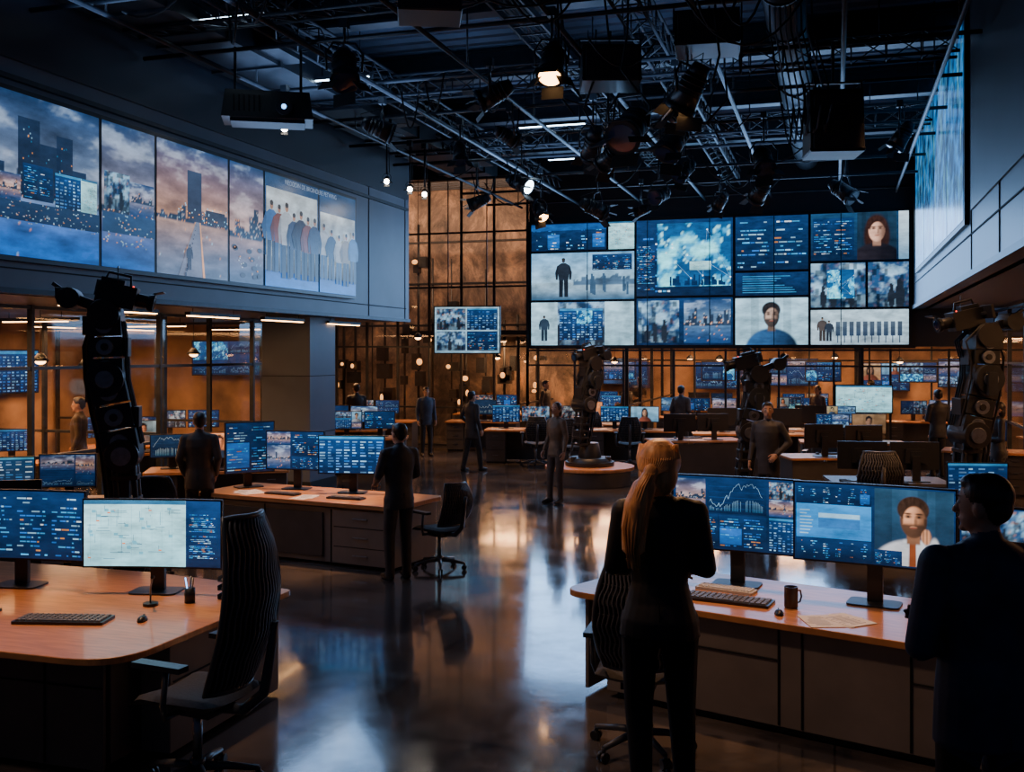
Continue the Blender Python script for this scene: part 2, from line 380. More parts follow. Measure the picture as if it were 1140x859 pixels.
def glass_mat(name,tint,fac):
    m=bpy.data.materials.new(name); m.use_nodes=True; nt=m.node_tree; nt.nodes.clear(); N=nt.nodes.new
    o=N('ShaderNodeOutputMaterial'); t=N('ShaderNodeBsdfTransparent'); g=N('ShaderNodeBsdfGlossy'); mx=N('ShaderNodeMixShader'); f=N('ShaderNodeLayerWeight')
    t.inputs[0].default_value=(*tint,1); g.inputs['Roughness'].default_value=.04
    pw=N('ShaderNodeMath'); pw.operation='POWER'; pw.inputs[1].default_value=4.; nt.links.new(f.outputs['Facing'],pw.inputs[0])
    ml=N('ShaderNodeMath'); ml.operation='MULTIPLY_ADD'; ml.inputs[1].default_value=.7; ml.inputs[2].default_value=fac; nt.links.new(pw.outputs[0],ml.inputs[0])
    nt.links.new(ml.outputs[0],mx.inputs[0]); nt.links.new(t.outputs[0],mx.inputs[1]); nt.links.new(g.outputs[0],mx.inputs[2]); nt.links.new(mx.outputs[0],o.inputs[0]); return m
GLASS=glass_mat('office_glass',(.96,.96,.97),.06)
WARMW=mat('warm_plaster',(.34,.21,.13),.7,noise=.7,nscale=1.1)

CEIL=mat('ceiling_deck_steel',(.08,.105,.15),.45,.2,noise=.3,nscale=.8)
b=B('ceiling'); y=1.
prof=[]
while y<33: prof+= [(y,7.3),(y+.12,7.3),(y+.17,7.2),(y+.29,7.2)]; y+=.34
ra=[b.bm.verts.new((-15.5,yy,zz)) for yy,zz in prof]; rb=[b.bm.verts.new((6.5,yy,zz)) for yy,zz in prof]
for i in range(len(prof)-1): b.face([ra[i],ra[i+1],rb[i+1],rb[i]],CEIL)
b.done()
for yy in (6.5,9.5,12.5,15.5,18.5,21.5,24):
    b=B('ceiling_beam'); b.box((-4.5,yy,6.95),(21,.05,.45),METAL); b.box((-4.5,yy,6.74),(21,.24,.04),METAL); b.box((-4.5,yy,7.17),(21,.24,.04),METAL); b.done()

# left bulkhead
b=B('wall_left')
b.box((-8.45,10.75,5.15),(.3,17.5,4.2),PANEL)
b.box((-10.6,19.42,5.15),(4.2,.16,4.2),PANEL)
b.box((-11.9,10.75,3.11),(6.6,17.5,.14),PANELD)
for yy in (17.6,19.3): b.box((-8.297,yy,5.1),(.012,.02,4.1),SEAM)
b.box((-8.297,10.7,3.3),(.012,17.3,.015),SEAM)
b.box((-8.28,10.7,6.3),(.06,17.3,1.6),PANELD)
b.box((-8.26,10.7,5.3),(.06,17.3,.05),METAL)
b.done()
b=B('trim_1'); b.box((-8.27,10.7,3.06),(.06,17.5,.06),METAL); b.done()
for (px,py,w) in ((-9.2,16.6,.95),(-9.4,7.7,.45)):
    b=B('column'); b.box((px,py,1.52),(w,w,3.04),PANEL); b.box((px,py,.08),(w+.04,w+.04,.16),METAL)
    for z in (1.,2.): b.box((px,py,z),(w+.006,w+.006,.012),SEAM)
    b.done()

def window_run(name,a,c,z0,z1,nb,thick=.05,rails=(1.0,2.2)):
    a=V(a);c=V(c); b=B(name); d=(c-a); L=d.length; dr=d.normalized(); ang=math.atan2(dr.y,dr.x); mid=(a+c)/2
    b.face([b.bm.verts.new((p.x,p.y,z)) for p,z in ((a,z0),(c,z0),(c,z1),(a,z1))],GLASS)
    for i in range(nb+1):
        p=a+d*(i/nb); b.box((p.x,p.y,(z0+z1)/2),(thick,thick*1.6,z1-z0),METAL,rot=ang)
    for z in (z0+.03,z1-.03)+tuple(rails): b.box((mid.x,mid.y,z),(L,thick*1.2,.045),METAL,rot=ang)
    return b.done()
window_run('window_1',(-10.2,3,0),(-10.2,19.4,0),.0,3.04,12)
window_run('window_2',(-14.5,25,0),(-7.4,25,0),0,6.9,8,rails=(1.,2.57,4.1,5.5))
window_run('window_3',(-7.4,25,0),(4.9,25,0),0,2.5,10,rails=(2.1,))
window_run('window_4',(3.4,8,0),(3.4,25,0),0,3.35,9)
for k,yy in enumerate((7.2,10.6,14.2,17.2)): window_run('window_%d'%(5+k),(-15,yy,0),(-10.3,yy,0),0,3.0,4,rails=(1.1,))
for k,xx in enumerate((-7.7,-4.9,-2.2,.6)): window_run('window_%d'%(9+k),(xx,25.2,0),(xx,32.5,0),0,2.8,4,rails=(1.1,))
window_run('window_13',(-10,29.4,0),(4,29.4,0),0,2.8,9,rails=(2.2,))

b=B('wall_back'); b.box((-2.3,25.3,4.9),(10.2,.3,4.7),PANELD)
b.box((-2.85,25.1,2.54),(9.2,.12,.06),METAL); b.done()
b=B('wall_office_left'); b.box((-15.2,11,1.55),(.2,18,3.1),WARMW); b.box((-12.7,2.2,1.55),(5.2,.2,3.1),WARMW); b.box((-12.7,19.3,1.55),(5,.1,3.1),WARMW)
b.done()
b=B('wall_office_back'); b.box((-5,33,1.55),(21,.2,3.1),WARMW); b.box((-3,29.2,2.93),(15.5,7.8,.12),PANELD)
b.box((-15.2,26,3.6),(.2,14,7.2),WARMW); b.done()
b=B('wall_right'); b.box((1.85,14.,5.4),(.3,22.,4.0),PANELD); b.box((4.6,14.,3.46),(5.4,22.,.12),PANELD); b.box((7.2,17,1.75),(.2,18,3.5),WARMW)
for yy in (10.2,12.2,14.6): b.box((1.694,yy,5.4),(.012,.02,3.9),SEAM)
b.box((1.69,14.,3.43),(.05,22.,.08),METAL); b.box((1.694,14,3.95),(.012,22,.02),SEAM)
b.box((1.69,11.8,5.7),(.03,5.4,2.9),PANELD)
b.done()

def mottled():
    m=bpy.data.materials.new('painted_reflection_wall'); m.use_nodes=True; nt=m.node_tree; p=nt.nodes['Principled BSDF']; N=nt.nodes.new;l=nt.links.new  # warm reflections, orange glints and smoke put into the wall colour
    tc=N('ShaderNodeTexCoord'); mp=N('ShaderNodeMapping'); mp.inputs['Scale'].default_value=(1,1,.7); n=N('ShaderNodeTexNoise'); n.inputs['Scale'].default_value=1.1; n.inputs['Detail'].default_value=14; n.inputs['Roughness'].default_value=.74; n.inputs['Distortion'].default_value=.5
    l(tc.outputs['Object'],mp.inputs[0]); l(mp.outputs[0],n.inputs['Vector']); r=N('ShaderNodeValToRGB'); e=r.color_ramp.elements
    e[0].position=.36; e[0].color=(.02,.022,.03,1); e[1].position=.72; e[1].color=(.85,.45,.2,1); k=e.new(.50); k.color=(.14,.11,.10,1); k=e.new(.60); k.color=(.34,.25,.20,1); l(n.outputs['Fac'],r.inputs[0]); l(r.outputs[0],p.inputs['Base Color'])
    p.inputs['Roughness'].default_value=.6; bp=N('ShaderNodeBump'); bp.inputs['Strength'].default_value=.6; l(n.outputs['Fac'],bp.inputs['Height']); l(bp.outputs[0],p.inputs['Normal']); return m
b=B('wall_atrium'); b.box((-11,28.6,3.6),(8,.2,7.2),mottled()); b.done()
RR=random.Random(5)
b=B('equipment_racks'); MB=mat('rack_warm_glow',(.2,.1,.05),.6,emit=(1,.42,.12),es=2.2,noise=.4)
for k in range(13):
    x=-14+.5*k+RR.uniform(-.15,.15); h=RR.uniform(2.,5.2)
    b.cyl((x,27.9,0),(x,27.9,h+1),RR.uniform(.02,.05),METAL,seg=8)
    for j in range(4):
        z=RR.uniform(.5,h); b.box((x+RR.uniform(-.1,.2),27.8,z),(RR.uniform(.1,.4),.25,RR.uniform(.1,.5)),RR.choice([METAL,BLK,METAL]))
        if RR.random()<.4: b.sph((x+RR.uniform(-.1,.2),27.6,z),(RR.uniform(.04,.1),.05,RR.uniform(.05,.12)),MB,10,6)
for z in (3.2,4.4,5.6): b.box((-10.8,27.9,z),(7,.1,.06),METAL)
b.done()
def linlamp(loc,L,rot,m=LAMPW,z=None):
    b=B('linear_ceiling_lamp'); b.box((0,0,0),(L,.09,.05),METAL); b.box((0,0,-.03),(L-.04,.06,.015),m)
    for x in (-L*.4,L*.4): b.cyl((x,0,.02),(x,0,.12),.006,METAL,seg=6)
    return b.done(loc,rot)
for yy in (4.5,8.6,12.6,15.5,18): linlamp((-11.4,yy,2.9),1.2,0); linlamp((-13.6,yy,2.9),1.1,math.pi/2)
for i,xx in enumerate((-9,-6.2,-3.5,-.8,2.0)):
    linlamp((xx,27,2.74),.8,0); linlamp((xx+.5,30.8,2.74),.9,0)
for yy in (10,13.5,17,20.5,23.5): linlamp((5.0,yy,3.27),1.2,math.pi/2)
for yy in (11.2,13.2,15.2,17.4): linlamp((-8.72,yy,2.96),1.3,math.pi/2)
for yy in (5.,8.,11.,14.,17.5): 
    b=B('recessed_downlight'); b.cyl((0,0,0),(0,0,.03),.09,STEEL,seg=16); b.cyl((0,0,-.004),(0,0,.0),.07,LAMPW,seg=16); b.done((-9.5,yy,3.015))
def pendant(loc,ztop,r=.13):
    b=B('pendant_lamp'); b.cyl((0,0,.05),(0,0,ztop-loc[2]),.006,METAL,seg=6); b.cyl((0,0,-.02),(0,0,.1),r,METAL,r2=.04,seg=18); b.sph((0,0,-.02),(r*.6,r*.6,.05),LAMPW,12,8); b.done(loc)
for (x,y,z) in ((-11.2,6,2.35),(-11.3,8.8,2.2),(-12.4,11.2,2.4),(-11.3,12.6,2.3),(-12.5,15,2.2),(-11.4,16.6,2.4),(-11.8,22,3.2),(-9.8,23.6,2.8),(4.4,12,2.4),(4.6,15.5,2.3),(4.4,19,2.5),(-12.8,23,4.2),(-10.9,24,3.7),(-13.4,9.5,2.3),(-13.2,13.2,2.2)): pendant((x,y,z),3.05 if x<0 and y<19 else (7.2 if x<0 else 3.4))
for (x,y,z) in ((-8.6,26.2,2.3),(-5.5,26.6,2.2),(-3,28.6,2.25),(-1.2,26.2,2.3),(1.6,28.4,2.2),(3.2,26.3,2.3),(-6.8,28.9,2.2),(0,31.5,2.3),(-4.2,31.6,2.25)): pendant((x,y,z),2.87)

# ---------------------------------------------------------------- video walls
b=B('video_wall')   # left
Y0,Y1,Z0,Z1=6.9,16.84,3.4,5.16
b.box((-8.25,(Y0+Y1)/2,(Z0+Z1)/2),(.1,Y1-Y0+.06,Z1-Z0+.06),BLK)
cv=Canvas(b,(-8.197,(Y0+Y1)/2,(Z0+Z1)/2),(0,1,0),(0,0,1),(1,0,0),Y1-Y0,Z1-Z0,PIC,step=.003,gain=.85)
f=lambda y:(y-Y0)/(Y1-Y0)
eds=[f(v) for v in (6.9,10.09,11.12,12.77,13.72,15.44,16.84)]
R=random.Random(11)
g=.0026
T=[cv.sub(eds[i]+g,.012,eds[i+1]-g,.988,PIC) for i in range(6)]
c=T[0]; c.raster(city_fn(c.asp,1,.12,.40,30,.16,deep=(.003,.10,.46),dots=.995),120,64,0)
for x0,x1,y0,y1 in ((.60,.70,.38,.86),(.70,.80,.38,.72),(.78,.86,.38,.80),(.86,.93,.38,.6),(.46,.54,.38,.56)):
    c.rect(x0,y0,x1,y1,(.010,.018,.042),(.012,.03,.075),2)
    for i in range(int((x1-x0)*200)): x=R.uniform(x0+.004,x1-.008);y=R.uniform(y0,y1-.05); c.rect(x,y,x+.005,y+.010,R.choice([sc(PALE,.5),sc(ORG,.6),sc(CYAN,.35),sc(CYAN,.3)]),None,3)
for x0,x1,y0,y1,fn in ((.62,.76,.36,.58,ui_code),(.77,.90,.34,.56,ui_table),(.90,.985,.34,.56,ui_light),(.5,.61,.34,.5,ui_photo)): fn(c.sub(x0,y0,x1,y1,UI),R,4)
c.rect(.3,.22,1,.34,(.006,.02,.06),(.012,.035,.09),3)
for i in range(130): x=R.uniform(.3,.99);y=R.uniform(.20,.34); c.rect(x,y,x+R.uniform(.003,.01),y+.007,sc(mixc(PALE,ORG,R.random()**2),R.uniform(.2,.7)),None,4)
c=T[1]; c.raster(city_fn(c.asp,2,.3,.42,9,.1,deep=(.005,.07,.30),dots=.99),46,60,0)
raster_pic(c.sub(.03,.40,.5,.66),room_fn,28,3,seed=3,warm=.2); raster_pic(c.sub(.5,.38,.98,.62),city_fn,28,3,seed=8,warm=.3)
c.rect(0,.24,1,.38,(.01,.035,.09),(.02,.06,.15),3)
for i in range(60): x=R.uniform(0,.95);y=R.uniform(.14,.4); c.rect(x,y,x+.025,y+.01,sc(mixc(PALE,ORG,R.random()**2),R.uniform(.3,.8)),None,4)
c=T[2]; c.raster(city_fn(c.asp,4,.9,.45,18,.10,deep=(.09,.12,.19),dots=.99),90,64,0)
c.rect(.40,.43,.60,.82,(.025,.03,.055),(.03,.05,.10),2); c.rect(.66,.43,.95,.54,(.03,.036,.06),None,2)
for i in range(40): x=R.uniform(.25,.98);y=R.uniform(.42,.56); c.rect(x,y,x+.012,y+.010,sc(ORG,1.2) if R.random()<.7 else PALE,None,4)
c.poly([(.28,0),(.62,0),(.57,.43),(.52,.43)],(.14,.155,.22),2); c.poly([(.62,0),(.65,0),(.582,.43),(.57,.43)],(.75,.34,.14),3)
for k in range(12):
    t=k/12; c.rect(.36+t*.17,.43*t,.36+t*.17+.02*(1-t)+.004,.43*t+.025*(1-t)+.004,(.03,.03,.05),None,4)
fig2d(c,.42,.05,.2,(.02,.02,.03),(.05,.04,.04),5)
c=T[3]; c.raster(city_fn(c.asp,7,.7,.42,7,.15,deep=(.05,.08,.15),dots=.99),50,60,0)
for i in range(10): c.ell(R.uniform(.1,.9),R.uniform(.06,.34),.08,.022,(.03,.035,.05),2,8); 
for i in range(12): x=R.uniform(.05,.9);y=R.uniform(.05,.36); c.rect(x,y,x+.03,y+.010,sc(ORG,.8) if R.random()<.4 else (.4,.5,.6),None,3)
for k,c in ((0,T[4]),(1,T[5])):
    c.rect(0,0,1,1,(.012,.055,.16),(.015,.055,.14),0)
    def gf(x,y): return sc(mixc((.30,.38,.46),(.44,.52,.58),y),.5+.75*fbm(x*4+k*3,y*3,k))
    c.sub(.02,.2,.98,.88 if k==0 else .78).raster(gf,24,20,1)
    c.rect(0,.14,1,.27,(.10,.14,.2),(.2,.25,.31),3)
    c.rect(0,.0,1,.14,(.005,.16,.62),(.02,.08,.30),3)
    c.off=.014; c.step=.0007; n=7 if k==0 else 5
    for i in range(n):
        cx=.10+.80*i/(n-1); h=.70 if k==0 else .58
        col=R.choice([(.02,.035,.08),(.015,.015,.025),(.13,.04,.025),(.03,.10,.26),(.16,.14,.11),(.28,.31,.35)])
        fig2d(c,cx,.08+R.uniform(0,.05),h*R.uniform(.85,1.0),col,(.30,.15,.09),4+i*4,leg=R.choice([(.015,.025,.05),(.02,.05,.12),(.01,.01,.015)]),arm=R.uniform(0,.12))
hd=mat('header_lettering',(.4,.45,.5),.5,emit=(.55,.68,.9),es=.5,noise=.02)
me=text_mesh("NEOODIN DE BROINDERE PETWING",.105); b.addmesh(me,[hd],Matrix.Translation((-8.16,15.15,5.06))@Matrix(((0,0,1,0),(1,0,0,0),(0,1,0,0),(0,0,0,1))))
b.done(fix=False)

b=B('video_wall')   # back
X0,X1,Z0,Z1=-7.33,1.63,2.57,5.66
b.box(((X0+X1)/2,25.08,(Z0+Z1)/2),(X1-X0+.1,.1,Z1-Z0+.1),BLK)
cv=Canvas(b,((X0+X1)/2,25.02,(Z0+Z1)/2),(1,0,0),(0,0,1),(0,-1,0),X1-X0,Z1-Z0,UI,step=.004,gain=1.1)
fx=lambda x:(x-X0)/(X1-X0); fz=lambda z:(z-Z0)/(Z1-Z0)
def tile(xa,za,xb,zb,m=UI,g=.03): return cv.sub(fx(xa)+g/(X1-X0),fz(za)+g/(Z1-Z0),fx(xb)-g/(X1-X0),fz(zb)-g/(Z1-Z0),m)
R=random.Random(21); c1,c2,c3=-4.654,-2.283,-.56
t=tile(X0,4.93,-5.35,Z1); ui_code(t,R); t.rect(.0,.75,1,.97,sc(BLUE,.5),None,3)
t=tile(-5.35,4.93,c1,Z1); t.gain=1.2; ui_light(t,R)
t=tile(X0,3.7,c1,4.93,PIC)
def mist(x,y):
    n=fbm(x*5,y*3,2.); 
    col=mixc((.40,.60,.72),(.16,.42,.72),y) if y>.38 else mixc((.03,.10,.2),(.30,.46,.58),y/.38); col=sc(col,.4+1.*n)
    h=.38+.28*fbm(x*7,1.,5.)*hsh(math.floor(x*22))
    if .3<y<h and x>.42: col=sc((.05,.10,.17),.6+n)
    return col
t.raster(mist,64,34,0); fig2d(t,.32,.06,.84,(.012,.018,.03),(.03,.03,.04),3)
for i in range(12):
    x=.5+R.uniform(0,.46); t.rect(x,R.uniform(.05,.2),x+.02,R.uniform(.3,.55),(.03,.07,.13),None,2)
ui_code(t.sub(.6,.62,.98,.95,UI),R,3)
t=tile(X0,Z0,c1,3.7); raster_pic(t,room_fn,40,0,seed=5,warm=.1)
ui_table(t.sub(.28,.12,.70,.85),R,4); ui_map(t.sub(.45,.5,.6,.8),R,6)
def pale(x,y): return sc(mixc((.26,.46,.58),(.38,.62,.76),y),.4+fbm(x*2,y*3,5.))
t.sub(.72,.0,1,1,PIC).raster(pale,16,16,5); t2=t.sub(0,0,.26,1,PIC); t2.raster(pale,14,16,3); fig2d(t2,.5,.1,.6,(.02,.04,.07),(.1,.08,.08),5)
t=tile(c1,3.76,c2,Z1); ui_code(t,R)
ui_map(t.sub(.22,.12,.98,.95),R,4); ui_light(t.sub(.56,.33,.78,.45),R,8); ui_code(t.sub(0,.05,.2,.7),R,5)
for i in range(30): x=R.uniform(.22,.9); t.rect(x,.13,x+R.uniform(.01,.04),.15+R.uniform(0,.14),sc(DEEP,.7),None,9)
t=tile(c1,Z0,c2,3.76); ui_mix(t,R); raster_pic(t.sub(.02,.05,.45,.95),room_fn,30,6,seed=15,warm=.15); raster_pic(t.sub(.5,.04,.98,.96),city_fn,36,6,seed=12,warm=.0,nb=22,bh=.4)
t=tile(c2,4.33,c3,Z1); ui_code(t,R)
t=tile(c2,3.73,c3,4.33); t.rect(0,0,1,1,NAVY,DEEP,0)
for i in range(8): t.rect(.1,.12+i*.1,.1+R.uniform(.4,.8),.15+i*.1,sc(CYAN,.5),None,1)
t=tile(c2,Z0,c3,3.73); raster_pic(t,portrait_fn,66,0,bg=((.26,.46,.58),(.36,.60,.76)),cloth=(.02,.07,.18),beard=True,cx=.5,s=1.1,hair=(.010,.010,.012),skin=(.36,.24,.19),seed=3)
t=tile(c3,4.51,X1,Z1); t.rect(0,0,1,1,NAVY,(.008,.04,.10),0); ui_code(t.sub(.02,.1,.45,.9),R,1)
raster_pic(t.sub(.48,.0,.88,1),portrait_fn,54,4,hair=(.02,.008,.006),cloth=(.012,.01,.015),bg=((.006,.015,.03),(.01,.03,.06)),skin=(.7,.38,.27),long=True,seed=8,s=1.1)
t2=t.sub(.9,0,1,1,PIC); t2.rect(0,0,1,1,(.1,.25,.4),(.5,.65,.75),4)
t=tile(c3,3.43,.7,4.51); raster_pic(t,room_fn,40,0,seed=31,warm=.1); ui_map(t.sub(.3,.2,.8,.85),R,3); t=tile(.7,3.43,X1,4.51); raster_pic(t,room_fn,40,0,seed=33,warm=.1)
t=tile(c3,Z0,X1,3.43,PIC)
def loungebg(x,y): return sc(mixc((.28,.38,.46),(.42,.6,.72),y),.45+fbm(x*6,y*5,3.))
t.raster(loungebg,50,26,0)
for i in range(10):
    x=.26+i*.07; t.rect(x,.25,x+.045,.66,(.02,.04,.08),(.06,.09,.13),2); t.rect(x+.015,.05,x+.025,.3,(.02,.04,.08),None,2)
fig2d(t,.12,.1,.7,(.06,.05,.05),(.3,.2,.15),3); fig2d(t,.19,.1,.6,(.02,.03,.05),(.3,.2,.15),7)
for k in range(1,6):
    x=k/6; cv.sub(0,0,1,1).rect(x-.0012,0,x+.0012,1,(.0,.002,.006),None,22)
b.done(fix=False)

b=B('video_wall')   # right
b.box((1.67,19.2,5.6),(.06,8.7,3.0),BLK)
cv=Canvas(b,(1.637,19.2,5.6),(0,-1,0),(0,0,1),(-1,0,0),8.6,2.9,PIC,step=.003,gain=.5)
def streak(x,y):
    n=fbm(x*5,y*7,4.); n2=fbm(x*16,y*2.2,9.); col=mixc((.003,.04,.14),(.01,.26,.80),ss(.38,.68,n)); col=mixc(col,(.2,.75,1.),ss(.66,.82,n2))
    if hsh(math.floor(x*40),math.floor(y*22))>.88: col=mixc(col,(.2,.65,.95),.5)
    return col
for i in range(4): cv.sub(i/4+.004,.01,(i+1)/4-.004,.99).raster(lambda x,y,i=i: streak(x+i,y),40,40,0)
b.done(fix=False)

def flat_display(loc,rot,w,h,seed,fn=ui_mix,hang=None,gain=1.):
    b=B('wall_display'); b.box((0,.03,0),(w+.05,.06,h+.05),BLK)
    fn(Canvas(b,(0,-.003,0),(1,0,0),(0,0,1),(0,-1,0),w,h,UI,gain=gain),random.Random(seed))
    if hang:
        for x in (-w*.3,w*.3): b.cyl((x,.05,h/2),(x,.05,hang),.015,METAL,seg=6)
    b.box((0,.08,0),(w*.4,.05,h*.5),METAL)
    b.done(loc,rot)
def ui_hang(c,R,L=0):
    c.rect(0,0,1,1,(.2,.36,.48),(.3,.48,.6),L); ui_photo(c.sub(.03,.5,.48,.97),R,L+1); ui_table(c.sub(.5,.5,.97,.97),R,L+1); ui_code(c.sub(.5,.05,.97,.47),R,L+1); raster_pic(c.sub(.03,.05,.48,.47),room_fn,26,L+1,seed=2,warm=.1)
flat_display((-8.3,23,2.95),math.radians(10),1.55,1.08,6,fn=ui_hang,hang=3.8,gain=.8)
flat_display((.63,24.8,1.36),0,1.2,.6,7,ui_light)
flat_display((-12.2,18.9,2.3),math.radians(0),1.6,.7,9,gain=.8)
for i,yy in enumerate((5.2,7.6,9.8,11.6,13.4,15.8)): flat_display((-14.9,yy,1.9+.15*(i%2)),math.radians(90),1.5,.8,10+i,gain=.9)
for i,xx in enumerate((-9,-6.4,-3.5,-1.2,1.4,3.6)): flat_display((xx,32.6,1.7+.12*(i%2)),0,1.4,.8,30+i,gain=.9)
for i,xx in enumerate((-5.9,-3.1,-.3,2.1)): flat_display((xx,29.2,1.9),0,.9,.5,50+i,gain=.8)
for i,yy in enumerate((11,14.5,18,21.5)): flat_display((6.9,yy,1.8),math.radians(-90),1.5,.8,60+i,gain=.9)

# ---------------------------------------------------------------- furniture
def monitor(loc,rot,w,h,zc,fn=ui_mix,seed=0,curve=0.,gain=1.,tint=(1,1,1)):
    """origin on desk top; screen centre zc above; faces local -Y"""
    b=B('computer_monitor'); R=random.Random(seed); n=12 if curve else 1
    def yo(x): return -curve*x*x
    bz=.012
    for i in range(n):
        xa=-w/2-bz+(w+2*bz)*i/n; xb=-w/2-bz+(w+2*bz)*(i+1)/n
        vs=[]
        for yy in (0.,.03):
            for x,z in ((xa,-1),(xb,-1),(xb,1),(xa,1)): vs.append(b.bm.verts.new((x,yo(x)+yy,zc+z*(h/2+bz))))
        for q in ((3,2,1,0),(4,5,6,7),(0,1,5,4),(2,3,7,6)): b.face([vs[k] for k in q],BLK)
        if i==0: b.face([vs[k] for k in (3,0,4,7)],BLK)
        if i==n-1: b.face([vs[k] for k in (1,2,6,5)],BLK)
    b.box((0,.045,zc),(w*.45,.05,h*.55),BLK,top=(.9,.9))
    b.box((0,.085,zc/2),(.10,.035,zc),BLK); b.box((0,.06,zc),(.13,.05,.12),METAL)
    b.prism(roundpoly([(-.17,-.06),(.17,-.06),(.17,.17),(-.17,.17)],.05),0,.012,METAL)
    c=Canvas(b,(0,-.0005,zc),(1,0,0),(0,0,1),(0,-1,0),w,h,UI,curve=curve,step=.0009,gain=gain,tint=tint)
    if fn: fn(c,R)
    return b.done(loc,rot,fix=False)
def keyboard(loc,rot,light=False,w=.45,d=.15):
    b=B('keyboard'); b.prism(roundpoly([(-w/2,-d/2),(w/2,-d/2),(w/2,d/2),(-w/2,d/2)],.015),0,.018,BLK if not light else KEYL)
    nx=15
    for j in range(5):
        for i in range(nx):
            if j==0 and 3<i<9: continue
            b.box((-w/2+.018+(w-.036)*(i+.5)/nx,-d/2+.014+(d-.028)*(j+.5)/5,.022),((w-.036)/nx*.82,(d-.028)/5*.8,.012),KEY if not light else PAPER,top=(.85,.85))
    b.box((-w/2+.018+(w-.036)*6.5/nx,-d/2+.014+(d-.028)*.5/5,.022),((w-.036)/nx*5,.018,.012),KEY if not light else PAPER)
    b.done(loc,rot)
def mouse(loc,rot=0):
    b=B('computer_mouse'); b.sph((0,0,.004),(.03,.055,.03),BLK); b.box((0,.03,.03),(.006,.02,.012),KEY); b.done(loc,rot)
def mug(loc,h=.11,r=.042,m=CER):
    b=B('coffee_mug'); n=18
    prof=[(r*.9,0),(r,.01),(r,h),(r-.005,h),(r-.006,.012),(0.001,.012)]
    for k in range(len(prof)-1):
        (ra,za),(rb,zb)=prof[k],prof[k+1]
        A=[b.bm.verts.new((ra*math.cos(6.2832*i/n),ra*math.sin(6.2832*i/n),za)) for i in range(n)]
        C=[b.bm.verts.new((rb*math.cos(6.2832*i/n),rb*math.sin(6.2832*i/n),zb)) for i in range(n)]
        for i in range(n): b.face([A[i],A[(i+1)%n],C[(i+1)%n],C[i]],m,True)
    b.cyl((0,0,.002),(0,0,.004),r*.88,m,seg=n)
    b.tube([(r-.003,0,h*.8),(r+.025,0,h*.78),(r+.034,0,h*.5),(r+.022,0,h*.25),(r-.003,0,h*.2)],.006,m,8)
    b.done(loc,.6)
def papers(loc,rot,n=3,seed=0):
    R=random.Random(seed); b=B('paper_documents')
    for k in range(n):
        a=R.uniform(-.6,.6); ox,oy=R.uniform(-.1,.1),R.uniform(-.05,.05); z=.001+k*.002
        b.box((ox,oy,z),(.21,.29,.0015),PAPER,rot=a); M=Matrix.Rotation(a,3,'Z')
        for i in range(9):
            p=M@V((-.02+R.uniform(-.01,.02),-.1+i*.024,0)); b.box((ox+p.x,oy+p.y,z+.001),(R.uniform(.08,.15),.006,.0006),PAPB,rot=a)
    b.done(loc,rot)
def phone(loc,rot):
    b=B('desk_telephone'); b.box((0,0,.03),(.18,.2,.05),BLK,top=(.95,.6)); b.box((-.06,0,.075),(.045,.2,.03),BLK,top=(.8,.95)); b.box((-.06,-.08,.065),(.05,.05,.03),BLK); b.box((-.06,.08,.065),(.05,.05,.03),BLK)
    for i in range(3):
        for j in range(4): b.box((.01+i*.025,-.06+j*.025,.058),(.016,.014,.01),KEYL)
    b.done(loc,rot,bevel=.004)

